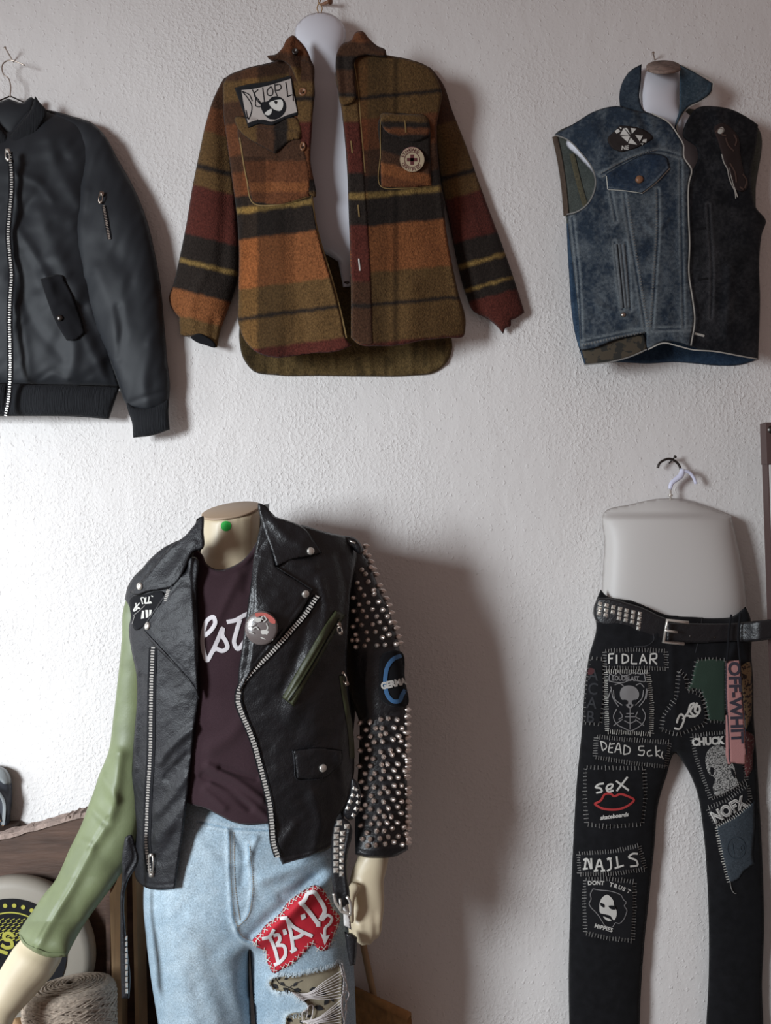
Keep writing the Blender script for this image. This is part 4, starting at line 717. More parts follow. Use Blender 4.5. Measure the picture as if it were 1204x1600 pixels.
# ================================================================== 5. mannequin
mq = thing('mannequin', 'headless cream male mannequin wearing the leather jacket and light jeans', 'mannequin', P(385, 1600, .21)[:2]+(0,))
CX = lambda y: np.interp(y, [780, 900, 1300, 1500], [372, 380, 385, 390])
def bodyd(x, y, off=0.0):
    a = np.interp(y, [800, 850, 900, 1000, 1150, 1300, 1500], [150, 175, 192, 196, 186, 178, 180]); b = np.interp(y, [800, 860, 920, 1000, 1100, 1200, 1300, 1500], [.085, .10, .125, .140, .138, .134, .134, .13])
    t = np.clip(1-((np.asarray(x, float)-CX(y))/a)**2, 0, 1); return .20+b*np.sqrt(t)**1.1+off
def blob(mb, rings):
    """rings: (px, py, d, rx metres, ry metres, tilt) stacked ellipses joined into one closed tube"""
    c = [Vector(P(r[0], r[1], r[2])) for r in rings]; V = []; F = []; n = 20
    for i, r in enumerate(rings):
        t = (c[min(i+1, len(c)-1)]-c[max(i-1, 0)]).normalized()
        if len(r) > 5 and r[5] is not None: t = Vector(r[5]).normalized()
        u = Vector((1, 0, 0)); u = (u-t*u.dot(t)).normalized(); w = t.cross(u)
        for k in range(n):
            a = 2*PI*k/n; V.append(c[i]+u*math.cos(a)*r[3]+w*math.sin(a)*r[4])
    for i in range(len(c)-1):
        for k in range(n): F.append((i*n+k, i*n+(k+1) % n, (i+1)*n+(k+1) % n, (i+1)*n+k))
    F.append(tuple(range(n-1, -1, -1))); F.append(tuple((len(c)-1)*n+k for k in range(n)))
    mb.add(V, F)
def remeshed(mb, name, m, parent, vox=.004, sm=6):
    bm = bmesh.new(); me0 = bpy.data.meshes.new('t'); me0.from_pydata(mb.V, [], mb.F); bm.from_mesh(me0); bmesh.ops.recalc_face_normals(bm, faces=bm.faces[:]); bm.to_mesh(me0); bm.free()
    ob = bpy.data.objects.new('t', me0); COL.objects.link(ob)
    r = ob.modifiers.new('r', 'REMESH'); r.mode = 'VOXEL'; r.voxel_size = vox
    s = ob.modifiers.new('s', 'SMOOTH'); s.iterations = sm; s.factor = .5
    dg = bpy.context.evaluated_depsgraph_get(); me = bpy.data.meshes.new_from_object(ob.evaluated_get(dg)); bpy.data.objects.remove(ob)
    V = np.array([tuple(v.co) for v in me.vertices]); F = [tuple(p.vertices) for p in me.polygons]; bpy.data.meshes.remove(me)
    return mesh(name, V, F, m, parent)
mb = MB(); UPZ = (0, 0, 1); CUT = (-.13, -.30, .94)
s_ = (CAM_D-.22)/FPX
blob(mb, [(361, 799, .220, 46*s_, .046, CUT), (361, 801, .220, 46*s_, .046, CUT), (361, 828, .218, 44.5*s_, .046, (0, -.1, 1)), (361, 850, .215, 44.5*s_, .050, UPZ), (362, 872, .213, 50*s_, .055, UPZ), (365, 890, .212, 70*s_, .068, UPZ), (372, 912, .21, 120*s_, .082, UPZ), (376, 935, .205, 145*s_, .095, UPZ), (380, 1000, .20, 150*s_, .108, UPZ), (382, 1100, .20, 140*s_, .100, UPZ),
          (384, 1180, .20, 125*s_, .088, UPZ), (386, 1250, .20, 122*s_, .070, UPZ), (387, 1320, .20, 125*s_, .066, UPZ), (387, 1400, .20, 120*s_, .05, UPZ)])
for (x0, x1, x2) in ((316, 322, 330), (462, 478, 490)):
    blob(mb, [(x0-2, 1370, .20, .045, .045, UPZ), (x0-4, 1500, .20, .055, .055, UPZ), (x1, 1640, .20, .052, .055, UPZ), (x1, 1780, .20, .050, .055, UPZ), (x1, 1880, .195, .050, .054, UPZ), (x2, 2020, .195, .035, .038, UPZ), (x2, 2080, .20, .036, .042, UPZ)])
    blob(mb, [(x2, 2085, .16, .030, .030, (0, 1, 0)), (x2, 2092, .22, .036, .030, (0, 1, 0)), (x2, 2105, .30, .042, .022, (0, 1, 0)), (x2, 2112, .38, .036, .014, (0, 1, 0))])
# arms: viewer's left hangs out and forward, viewer's right hangs down
blob(mb, [(270, 925, .20, .036, .044, (-.8, 0, -1)), (232, 970, .20, .020, .026), (212, 1080, .20, .017, .022), (198, 1200, .206, .018, .022), (166, 1300, .216, .018, .022), (126, 1380, .236, .020, .024), (96, 1430, .255, .024, .026), (76, 1462, .268, .032, .030), (64, 1485, .276, .040, .035), (52, 1502, .286, .042, .037), (30, 1532, .305, .038, .034), (-2, 1580, .34, .029, .023), (-30, 1640, .38, .036, .020), (-52, 1675, .40, .040, .017), (-66, 1700, .41, .036, .014)])
blob(mb, [(500, 915, .20, .038, .050, (.8, 0, -1)), (556, 945, .20, .016, .024), (580, 1000, .20, .020, .026), (596, 1100, .20, .020, .026), (598, 1220, .207, .020, .026), (593, 1310, .215, .022, .026), (582, 1345, .232, .028, .026), (574, 1370, .24, .030, .019), (571, 1400, .245, .034, .017), (571, 1422, .247, .034, .016), (571, 1432, .247, .031, .013)])
# fingers (viewer's right hand): four unequal bent fingers and a thumb from the side of the palm
for (pts) in ([(551, 1418, .252), (550, 1440, .262), (551, 1460, .262), (553, 1470, .252)], [(563, 1422, .256), (563, 1446, .268), (564, 1466, .266), (566, 1474, .252)], [(576, 1424, .256), (577, 1446, .266), (577, 1464, .264), (577, 1473, .250)], [(589, 1420, .250), (591, 1438, .258), (590, 1454, .258), (588, 1464, .246)]):
    c = [P(*p) for p in pts]; mb.tube(c, [.0088, .0085, .0075, .0055], 12)
mb.tube([P(556, 1382, .262), P(546, 1402, .278), P(545, 1425, .284), P(549, 1442, .280)], [.0105, .010, .009, .006], 12)
for dx, dy, l in ((-12, 2, 1.0), (-2, 12, 1.12), (8, 20, 1.05), (18, 26, .85)):
    mb.tube([P(-62+dx, 1695+dy-6, .41), P(-80+dx, 1722+dy*l, .42), P(-92+dx, 1748+dy*l, .415), P(-96+dx, 1765+dy*l, .40)], [.0088, .0085, .0075, .0055], 12)
mb.tube([P(-24, 1650, .39), P(-18, 1685, .41), P(-24, 1715, .42)], [.011, .010, .007], 12)
body = remeshed(mb, 'body', M['cream'], mq, .0045, 4)
capc = Vector(P(361, 798.5, .220)); q = Vector((0, 0, 1)).rotation_difference(Vector(CUT).normalized()); V = []
for r_, h_ in ((1.0, -.001), (1.0, .0022), (.97, .003)):
    for k in range(40):
        a = 2*PI*k/40; V.append(capc+q @ Vector((46.2*s_*r_*math.cos(a), .0465*r_*math.sin(a), h_)))
F = [(i*40+k, i*40+(k+1) % 40, (i+1)*40+(k+1) % 40, (i+1)*40+k) for i in range(2) for k in range(40)]+[tuple(80+k for k in range(40)), tuple(range(39, -1, -1))]
mesh('neck_cap', V, F, M['neckcap'], mq)
from mathutils.bvhtree import BVHTree
_rl = Vector(mq.location); BV = BVHTree.FromPolygons([v.co+_rl for v in body.data.vertices], [tuple(p.vertices) for p in body.data.polygons])
def on_body(x, y):
    out = []
    for a, b in zip(np.atleast_1d(x), np.atleast_1d(y)):
        o_ = Vector((0, -CAM_D, CAM_Z)); h = BV.ray_cast(o_, Vector(P(a, b, .2))-o_); out.append(-h[0].y if h[0] is not None else .26)
    return np.array(out)
nd = lambda x, y: .213+.0478*np.sqrt(np.clip(1-((np.asarray(x, float)-361)/46.)**2, 0, 1))
mb = MB(); fill(mb, [(353+8.2*math.cos(a), 822+8*math.sin(a)) for a in np.linspace(0, 2*PI, 25)[:-1]], on_body, .0009, 2.5); mb.build('price_dot', M['greendot'], mq, label='round green sticker on the neck')

# ================================================================== 6. light jeans
jn = thing('light_jeans', 'light blue ripped jeans with a red patch, worn by the mannequin', 'jeans', P(390, 2060, .21))
hole = cr([(420, 1537), (426, 1528), (436, 1525), (457, 1526), (475, 1522), (493, 1518), (517, 1512), (529, 1504), (534, 1515), (534, 1545), (533, 1575), (536, 1610), (538, 1650), (445, 1650), (446, 1600), (449, 1586), (472, 1581), (481, 1573), (475, 1565), (466, 1560), (453, 1550), (429, 1548)], 4, True)
jr = [([(356, 1296), (360, 1400), (364, 1440), (376, 1466), (390, 1473)], .003, 4), ([(388, 1320), (393, 1400), (384, 1436), (370, 1450)], .0025, 5), ([(308, 1284), (358, 1294)], -.0015, 2),
      ([(400, 1475), (450, 1430), (500, 1385), (530, 1362)], .010, 11), ([(392, 1462), (440, 1418), (490, 1372)], -.008, 9), ([(410, 1375), (470, 1352), (520, 1335)], .007, 10), ([(440, 1400), (500, 1365)], -.004, 7),
      ([(380, 1470), (340, 1450), (300, 1440)], .006, 14), ([(388, 1480), (340, 1500), (300, 1475), (270, 1430)], .005, 14), ([(255, 1420), (275, 1500), (300, 1600)], .006, 16), ([(365, 1300), (380, 1330), (378, 1380)], -.004, 6), ([(400, 1310), (385, 1350)], .004, 5), ([(300, 1300), (330, 1340), (350, 1360)], .003, 10),
      ([(330, 1500), (350, 1560), (370, 1620)], -.006, 16), ([(415, 1530), (410, 1560), (412, 1600)], .004, 8)]
def jcol(x, y):
    w = .55+.25*vnoise(x, y, 60, 71)+.25*vnoise(x, y, 12, 72)+.15*vnoise(x, y, 3, 73)-.3*smooth(380, 560, x)*0
    w = w+.25*smooth(90, 0, np.abs(x-300+.1*(1500-y)))-.1
    for s_ in ([(357, 1296), (361, 1400), (366, 1442), (378, 1467), (392, 1473)], [(308, 1284), (358, 1294), (420, 1298)], [(388, 1320), (393, 1400), (384, 1436), (370, 1450)]):
        d = pdist(x, y, cr(s_, 6)); w = w-.5*np.exp(-(d/1.6)**2)+.25*np.exp(-((d-4)/2.5)**2)
    dh = pdist(x, y, hole, True); w = w+.7*np.exp(-(dh/5)**2)*(1+vnoise(x, y, 3, 9))
    w = np.clip(w, 0, 1)[:, None]; return np.array((.20, .30, .39))*(1-w)+np.array((.47, .56, .62))*w
jb = lambda x, y: .20+0*np.asarray(x, float)
jeans = Sheet([(262, 1225), (320, 1222), (400, 1225), (470, 1225), (520, 1235), (534, 1280), (540, 1340), (545, 1390), (549, 1430), (551, 1480), (554, 1540), (556, 1600), (556, 1760), (548, 1900), (540, 2050, 1), (438, 2050, 1), (425, 1900), (415, 1760), (399, 1600), (394, 1545), (391.8, 1510), (390, 1484), (389, 1510), (390, 1545), (392, 1600), (380, 1760), (372, 1900), (364, 2050, 1), (284, 2050, 1), (272, 1900), (262, 1760), (248, 1610), (236, 1530), (228, 1465), (224, 1420), (224, 1386), (232, 1330), (245, 1280)],
    jb, k=.95, cap=105, kb=.95, capb=90, step=2.8, ridges=jr, extra=lambda x, y: .005*vnoise(x, y, 50, 74)+.0015*vnoise(x, y, 14, 75)-.010*smooth(0, 5, pdist(x, y, hole, True))*inside(x, y, hole)); jeans.build('trousers', M['denim'], jn, col=jcol)
lf = Sheet([tuple(p) for p in hole[::3]], lambda x, y: jeans.front(x, y)+.004, cap=1, step=3); lo_ = lf.build('fabric_under_rips', M['leaf'], jn, label='tan fabric with black leaves showing through the rips')
mb = MB()
for (x, y, a, l) in [(425, 1532, 1.2, 9), (436, 1529, 2.0, 7), (447, 1529, -.4, 8), (441, 1537, .5, 9), (430, 1541, .7, 12), (461, 1538, -.9, 10), (447, 1547, .6, 13), (464, 1547, .1, 12), (489, 1546, -.2, 13), (470, 1561, .4, 12), (478, 1562, 2, 8), (505, 1553, -.3, 11), (498, 1575, .3, 16), (510, 1565, -1, 14), (519, 1562, .9, 10), (452, 1594, .5, 11), (482, 1588, -.3, 10), (520, 1588, .8, 12), (527, 1575, -.6, 10), (500, 1595, .2, 14), (470, 1597, 1, 8)]:
    c, s = math.cos(a)*l/2, math.sin(a)*l/2; n = (-math.sin(a)*l*.28, math.cos(a)*l*.28); fill(mb, [(x-c, y-s, 1), (x+n[0], y+n[1]), (x+c, y+s, 1), (x-n[0], y-n[1])], lf, .0012, 4)
ribbon(mb, [(430, 1528), (436, 1537), (452, 1543), (470, 1552)], 1, lf, .0012); ribbon(mb, [(448, 1545), (460, 1538), (472, 1532)], 1, lf, .0012)
mb.build('leaf_pattern', M['blackleaf'], lo_)
mb = MB(); js = lambda x, y: np.maximum(jeans.front(x, y), lf.front(x, y))
for i in range(9):
    y0 = 1551+i*1.6; y1 = 1517+i*5.2; mb.tube([P(x, y, float(js([x], [y])[0])+.006+.0012*(i % 3)) for x, y in cr([(456+i*2, y0), (480, y0+1-i*.5), (505, (y0+y1)/2+1), (533, y1)], 6)], .0007, 5)
for i in range(8):
    y0 = 1596+i*1.2; y1 = 1562+i*5; mb.tube([P(x, y, float(js([x], [y])[0])+.006+.0012*(i % 3)) for x, y in cr([(470+i*3, y0), (495, y0-5), (515, (y0+y1)/2-2), (533, y1)], 6)], .0007, 5)
for l in ([(473, 1598), (474, 1580), (480, 1579), (478, 1592)], [(482, 1600), (488, 1585), (487, 1570), (483, 1571), (480, 1584)], [(534, 1505), (540, 1530), (542, 1545), (536, 1560), (538, 1600)], [(531, 1508), (537, 1530), (536, 1552), (541, 1570), (537, 1602)], [(536, 1540), (545, 1552), (541, 1566), (538, 1580)], [(533, 1520), (541, 1540), (534, 1556), (535, 1590)]):
    mb.tube([P(x, y, float(js([x], [y])[0])+.005) for x, y in cr(l, 3)], .0009, 5)
mb.build('hanging_threads', mat('white_cotton_thread', (.60, .55, .54), .8), jn)
fr_ = [[(x+RNG.randn()*1.2, y-4+RNG.randn()*1.5), (x+RNG.randn()*2.5, y+3)] for x, y in cr([(423, 1532), (436, 1524), (457, 1525), (475, 1521), (493, 1517), (517, 1511), (530, 1503)], 1.6)]+[[(x+RNG.randn()*1.2, y-2), (x+RNG.randn()*2.5, y+4+RNG.randn()*1.5)] for x, y in cr([(421, 1540), (430, 1549), (453, 1551), (466, 1561), (480, 1572), (470, 1583), (450, 1588)], 1.8)]
strokes('frayed_edge', fr_, 1.0, js, mat('bleached_fray', (.50, .58, .63), .9), jn, .002, step=2)
strokes('fly_stitching', stitch_lines([(359, 1300), (363, 1400), (369, 1442), (380, 1464), (392, 1470)], 3.6, 2.6, perp=False)+stitch_lines([(390, 1322), (394, 1400), (386, 1434), (372, 1448)], 3.6, 2.6, perp=False)+stitch_lines([(365, 1300), (369, 1400), (375, 1438)], 3.6, 2.6, perp=False), 1.2, jeans, mat('tan_thread', (.30, .24, .18), .9), jn, .001, step=2)
R_, o = patch('patch', [(394, 1470), (405, 1458), (416, 1444), (427, 1436), (438, 1426), (448, 1411), (464, 1398), (478, 1389), (492, 1383), (505, 1390), (513, 1405), (520, 1420), (531, 1432), (527, 1450), (519, 1468), (511, 1484), (500, 1486), (491, 1477), (474, 1491), (455, 1508), (440, 1515), (428, 1521), (419, 1508), (413, 1486), (402, 1480)], 'red patch with white letters B.A.D and a curved arrow', m='redcloth', parent=jn, surf=jeans, st=False)
Bl = 7.6
strokes('lettering', [[(409, 1467), (420, 1464), (428, 1452)], [(420, 1462), (428, 1480), (435, 1506)], [(427, 1462), (435, 1461), (437, 1468), (432, 1476)], [(431, 1477), (443, 1478), (446, 1490), (436, 1504), (428, 1508)]], 5.4, R_, M['whitepaint'], o, .0014, step=2)
strokes('lettering', [[(437, 1435), (449, 1434)], [(448, 1436), (458, 1448), (470, 1455), (488, 1463)], [(449, 1436), (455, 1462), (458, 1486)], [(456, 1466), (466, 1464), (476, 1456)], [(454, 1488), (463, 1482)]], 5.6, R_, M['whitepaint'], o, .0014, step=2)
strokes('lettering', [[(467, 1413), (474, 1408), (480, 1396)], [(470, 1410), (482, 1424), (497, 1444)], [(479, 1396), (490, 1394), (498, 1404), (507, 1424), (500, 1438)], [(500, 1434), (508, 1430)], [(497, 1440), (497, 1448)]], 6.6, R_, M['whitepaint'], o, .0014, step=2)
strokes('arrow', [[(503, 1438), (512, 1430), (518, 1434), (516, 1442), (508, 1450), (507, 1462)]], 4.4, R_, M['whitepaint'], o, .0014, step=2)
mb = MB(); fill(mb, [(500, 1457, 1), (507, 1462), (515, 1461, 1), (507, 1477, 1)], R_, .0016, 3); fill(mb, C1([(441, 1453), (446, 1451), (449, 1459), (443, 1462)]), R_, .0016, 3); fill(mb, C1([(469, 1430), (476, 1427), (478, 1434), (471, 1438)]), R_, .0016, 3); mb.build('arrow_head_and_dots', M['whitepaint'], o)
cx_ = []
for (x, y) in cr([(398, 1474), (407, 1460), (420, 1445), (440, 1427), (452, 1411), (465, 1400), (480, 1390), (497, 1387), (512, 1403), (521, 1421), (528, 1436), (522, 1458), (514, 1478), (497, 1483), (488, 1474), (473, 1488), (457, 1503), (442, 1512), (428, 1516), (418, 1500), (412, 1485), (400, 1477)], 10.5): 
    a = RNG.rand()*.8; cx_ += [[(x-5*math.cos(a), y-5*math.sin(a)), (x+5*math.cos(a), y+5*math.sin(a))], [(x+5*math.sin(a), y-5*math.cos(a)), (x-5*math.sin(a), y+5*math.cos(a))]]
strokes('cross_stitching', cx_, 1.1, lambda x, y: np.maximum(R_.front(x, y), jeans.front(x, y)+.001), M['print'], o, .0018, step=3)

# ================================================================== 7. t-shirt
te = thing('tshirt', 'maroon brown cotton t-shirt with grey white script under the leather jacket', 't-shirt', P(360, 1288, .3))
tee = Sheet([(317, 868), (322, 880), (331, 887), (345, 890), (360, 886), (378, 876), (394, 858), (405, 838), (414, 822), (430, 840), (455, 880), (475, 950), (475, 1290, 1), (440, 1284), (410, 1288), (385, 1289), (362, 1284), (342, 1274), (322, 1264), (300, 1258), (272, 1244, 1), (262, 1100), (262, 950), (285, 880), (304, 856)],
    lambda x, y: bodyd(x, y, .000)-.012*smooth(930, 860, y), cap=4, step=2.6, ridges=[([(325, 1196), (370, 1220), (410, 1250)], .006, 6), ([(318, 1212), (360, 1236), (390, 1262)], -.006, 6), ([(345, 1200), (400, 1216)], -.005, 5), ([(320, 1235), (350, 1262)], .004, 6), ([(330, 1225), (385, 1250), (420, 1280)], .005, 6), ([(372, 900), (352, 940), (330, 990)], .004, 8), ([(398, 870), (385, 920)], -.004, 8), ([(330, 1170), (360, 1150), (395, 1100)], .004, 12), ([(321, 884), (345, 895), (375, 885), (398, 862), (412, 835)], .0025, 3.5)],
    extra=lambda x, y: .004*vnoise(x, y, 40, 81)); tee.build('shirt', M['tee'], te)
strokes('lettering', [[(319, 994), (330, 984), (336, 972), (333, 964), (325, 968), (318, 984), (316, 1004), (319, 1022), (323, 1032), (330, 1021), (340, 1000), (348, 982), (347, 992), (353, 1003), (355, 1012), (348, 1017), (336, 1014), (330, 1020)], [(354, 972), (368, 969), (380, 962), (394, 956)], [(375, 968), (369, 988), (366, 1006), (371, 1014), (380, 1005), (388, 988), (394, 978)]], 6.6, tee, M['teeprint'], te, .0014, step=2)

# ================================================================== 8. leather jacket
lj = thing('leather_jacket', 'black leather biker jacket with a green sleeve and a spiked sleeve', 'leather jacket', P(385, 1390, .2))
lex = lambda s: (lambda x, y: .006*vnoise(x, y, 38, s)+.0018*vnoise(x+.5*y, y, 15, s+1)+.0004*vnoise(x, y, 6, s+2))
LB = lambda x, y: bodyd(x, y, .012)
# back of the jacket, behind the mannequin
Sheet([(300, 850), (350, 800), (380, 790), (408, 790), (440, 815), (500, 835), (560, 850), (560, 1000), (545, 1200), (520, 1320), (380, 1340), (230, 1350), (208, 1300), (212, 1100), (200, 930), (240, 870)], lambda x, y: .20-(bodyd(x, y)-.2)*.86-.012, cap=5, step=5).build('back_panel', M['leather'], lj)
# collar stand behind the neck
mb = MB(); pts = []; n = 26; V = []; F = []
for i in range(n+1):
    a = PI*(1.02-1.04*i/n); x = 361+57*math.cos(a)*(1.0); dd = .205-.075*math.sin(a)+.0
    top = P(x+2, np.interp(i, [0, n*.35, n*.7, n], [815, 800, 790, 786]), dd-.006); bot = P(x-4*math.cos(a), np.interp(i, [0, n*.5, n], [880, 860, 860]), dd-.0)
    V += [top, (top[0], top[1]+.005, top[2]), bot, (bot[0], bot[1]+.005, bot[2])]
for i in range(n):
    a = i*4; b = a+4; F += [(a, b, b+2, a+2), (a+1, a+3, b+3, b+1), (a, a+1, b+1, b), (a+2, b+2, b+3, a+3)]
mb.add(V, F); mb.build('collar_stand', M['leather'], lj)
jl = Sheet([(296, 850), (284, 845), (262, 852), (240, 868), (222, 888), (208, 908), (197, 926), (195, 936, 1), (204, 952), (201, 985), (206, 1020), (213, 1055), (214, 1090), (211, 1130), (207, 1180), (205, 1240), (206, 1290), (209, 1345), (214, 1376), (228, 1387), (250, 1391), (273, 1389, 1), (277, 1360), (282, 1325), (288, 1285), (294, 1235), (302, 1160), (308, 1110), (311, 1088), (308, 1040), (305, 980), (300, 900)],
    LB, cap=4, step=2.4, ridges=[([(300, 1140), (265, 1170), (250, 1190)], .006, 7), ([(292, 1180), (262, 1215)], -.005, 6), ([(290, 1215), (260, 1255), (245, 1270)], .006, 8), ([(285, 1260), (255, 1300), (245, 1310)], .005, 9), ([(275, 1300), (250, 1345)], -.004, 8), ([(218, 1060), (222, 1150), (216, 1250)], -.007, 7), ([(206, 1110), (209, 1200)], .004, 6), ([(211, 1374), (240, 1382), (275, 1381)], -.0015, 2), ([(277, 1380), (286, 1310), (297, 1225), (307, 1130)], -.0015, 2)], extra=lex(91)); jl.build('front_panel', M['leather_l'], lj)
lpl = Sheet([(222, 984, 1), (232, 965), (248, 944), (264, 922), (276, 905), (290, 893), (297, 870), (303, 870), (307, 920), (309, 980), (310, 1040), (311, 1093, 1), (303, 1076), (285, 1052), (262, 1030), (240, 1008)], lambda x, y: jl.front(x, y)+.004, cap=4, step=2.4, ridges=[([(228, 985), (250, 1008), (285, 1044), (305, 1074)], -.0015, 2), ([(228, 980), (264, 930), (285, 905)], -.0015, 2)], extra=lex(94)); lpl.build('lapel', M['leather_l'], lj)
cll = Sheet([(317, 806), (302, 822), (288, 838), (268, 852), (250, 872), (232, 894), (216, 912), (203, 926, 1), (213, 930), (230, 925), (249, 922), (268, 918, 1), (280, 906), (292, 884), (304, 862), (316, 858), (318, 830)], lambda x, y: bodyd(x, y, .018)+.004+.0*x, cap=4, step=2.4, ridges=[([(210, 922), (240, 882), (270, 856)], .003, 6), ([(262, 912), (230, 918), (212, 924)], -.0015, 2), ([(300, 850), (275, 885), (262, 905)], .004, 9)], extra=lex(97)); cll.build('collar', M['leather_l'], lj)
jrp = Sheet([(412, 850), (430, 830), (450, 818), (475, 822), (510, 832), (545, 840), (562, 850, 1), (556, 880), (548, 920), (544, 980), (542, 1040), (546, 1090), (551, 1130), (553, 1170), (552, 1215), (540, 1258), (525, 1280), (518, 1322), (486, 1338), (460, 1345), (441, 1351, 1), (434, 1335), (428, 1300), (424, 1262), (417, 1225), (408, 1195), (399, 1162), (384, 1125), (374, 1098), (373, 1086), (385, 1050), (395, 950)],
    LB, cap=4, step=2.4, ridges=[([(500, 905), (510, 950), (505, 990)], .005, 8), ([(530, 870), (540, 920), (536, 980)], -.005, 8), ([(452, 875), (490, 885)], .005, 9), ([(455, 1120), (470, 1060), (500, 1000)], .004, 12), ([(490, 1330), (500, 1290), (490, 1240)], .005, 10), ([(440, 1320), (460, 1290)], .004, 8), ([(441, 1340), (486, 1330), (519, 1316)], -.0015, 2), ([(480, 940), (470, 1010), (440, 1080)], -.004, 9), ([(545, 1100), (530, 1180), (540, 1240)], .004, 8)], extra=lex(101)); jrp.build('front_panel', M['leather'], lj)
lpr = Sheet([(411, 815), (424, 850), (431, 884, 1), (455, 900), (474, 912), (489, 921, 1), (478, 945), (455, 975), (428, 1008), (405, 1034), (385, 1062), (373, 1086, 1), (372, 1060), (378, 1010), (385, 960), (392, 910), (398, 860)], lambda x, y: jrp.front(x, y)+.004, cap=4, step=2.4, ridges=[([(484, 923), (450, 970), (405, 1024), (378, 1066)], -.0015, 2), ([(435, 890), (482, 920)], -.0015, 2)], extra=lex(104)); lpr.build('lapel', M['leather'], lj)
clr = Sheet([(405, 786), (414, 790), (428, 806), (445, 812), (462, 818), (476, 826), (490, 844), (503, 864, 1), (485, 869), (460, 874), (431, 886, 1), (424, 862), (415, 838), (408, 815)], lambda x, y: bodyd(x, y, .022), cap=4, step=2.4, ridges=[([(432, 880), (480, 865), (498, 862)], -.0015, 2), ([(496, 860), (474, 830)], -.0015, 2), ([(425, 815), (450, 840), (470, 850)], .005, 9)], extra=lex(107)); clr.build('collar', M['leather'], lj)
# seam edges that catch the light
strokes('piped_edge', [[(224, 985), (248, 1010), (285, 1052), (303, 1074), (311, 1092)], [(223, 982), (248, 944), (276, 905)]], 2.2, lpl, M['leather_l'], lj, .001, hump=.002)
strokes('piped_edge', [[(432, 886), (460, 903), (488, 921)]], 2.2, lpr, M['leather'], lj, .001, hump=.002)
yoke = Sheet([(197, 927), (206, 905), (232, 880), (262, 853), (285, 845), (290, 850), (270, 868), (238, 900), (212, 928), (200, 938)], lambda x, y: bodyd(x, y, .012), cap=4, step=2.5); yoke.build('shoulder_strap', M['leather_l'], lj)
ep = Sheet([(470, 822), (500, 829), (530, 836), (556, 842), (565, 854), (563, 866), (550, 858), (520, 850), (490, 842), (476, 832)], lambda x, y: .235+0*x, cap=6, step=2.5); eo = ep.build('shoulder_strap', M['leather'], lj)
MB().tube([ep.at(x, y, .002) for x, y in [(546, 845), (555, 849)]], .0016, 6).build('buckle_glint', M['steel'], eo)
MB().tube([ep.at(x, y, .002) for x, y in [(474, 823), (485, 828)]], .0012, 6).build('metal_clip', M['steel'], eo)
# sleeves
gs = Sheet([(200, 930), (193, 950), (190, 1000), (184, 1060), (177, 1120), (168, 1178), (155, 1210), (145, 1240), (138, 1258), (129, 1284), (118, 1308), (108, 1328), (98, 1352), (86, 1376), (68, 1398), (52, 1422), (38, 1442), (29, 1457, 1), (34, 1472), (52, 1487), (76, 1496), (104, 1495, 1), (120, 1464), (140, 1432), (158, 1408), (176, 1384), (192, 1360), (204, 1338), (222, 1290), (226, 1200), (230, 1080), (228, 980)],
    lambda x, y: np.interp(y, [900, 1100, 1250, 1370, 1440, 1500], [.20, .20, .21, .235, .266, .322]), k=.85, cap=42, kb=.85, capb=42, step=2.5, ridges=[([(185, 1180), (170, 1277), (142, 1325), (107, 1390), (77, 1440), (52, 1486)], .008, 11), ([(168, 1277), (140, 1325), (105, 1390), (75, 1440), (50, 1486)], -.0022, 1.8), ([(160, 1215), (180, 1250)], .004, 8), ([(142, 1262), (165, 1285)], -.004, 8), ([(120, 1310), (140, 1320)], .003, 8), ([(34, 1464), (54, 1480), (78, 1489), (106, 1488)], -.0012, 1.8)], extra=lambda x, y: .004*vnoise(x, y, 30, 110)); gs.build('sleeve', M['olive'], lj, label='olive green leather sleeve')
bs_ = Sheet([(540, 845), (552, 840), (563, 850), (567, 866), (576, 880), (586, 903), (594, 925), (603, 942), (612, 968), (620, 995), (627, 1030), (633, 1062), (635, 1105), (636, 1160), (636, 1225), (637, 1290), (637, 1328, 1), (618, 1338), (590, 1341), (571, 1340), (555, 1335, 1), (554, 1290), (558, 1225), (561, 1165), (560, 1125), (551, 1100), (543, 1070), (536, 1020), (532, 940)],
    lambda x, y: np.interp(y, [850, 1290, 1342], [.20, .215, .256]), k=.85, cap=42, kb=.85, capb=42, step=2.5, ridges=[([(566, 1130), (590, 1124), (630, 1108)], -.003, 4), ([(576, 1020), (572, 1080), (575, 1120)], .003, 6), ([(556, 1328), (590, 1334), (636, 1322)], -.0012, 1.8)], extra=lambda x, y: .003*vnoise(x, y, 26, 111)); bo = bs_.build('sleeve', M['leather'], lj, label='black sleeve covered with metal spikes')
strokes('cuff_piping', [[(57, 1482), (76, 1489), (104, 1489)], [(31, 1460), (40, 1474), (57, 1483)]], 1.6, gs, M['olive'], lj, .001, hump=.002)
# spikes
prof = [(.0050, 0), (.0053, .0012), (.0050, .0070), (.0038, .0092), (.0014, .0118), (.0003, .0130)]
mb = MB().lathe((0, 0, 0), prof, (0, 0, 1), 12); SPK = bpy.data.meshes.new('spike'); SPK.from_pydata(mb.V, [], mb.F); SPK.materials.append(M['spike']); SPK.polygons.foreach_set('use_smooth', [True]*len(SPK.polygons))
sp = []
R2 = np.random.RandomState(5)
def region(y0, y1, xl, xr, dx, dy):
    j = 0; y = y0
    while y < y1:
        a, b = xl(y), xr(y); x = a+(dx/2 if j % 2 else 0)
        while x < b:
            px, py = x+R2.randn()*1.6, y+R2.randn()*1.6+(x-a)*-.10
            if inside([px], [py], bs_.poly)[0]: sp.append((px, py))
            x += dx
        y += dy; j += 1
edge = lambda y: np.interp(y, [850, 903, 942, 995, 1030, 1105, 1330], [566, 584, 602, 619, 626, 634, 635])
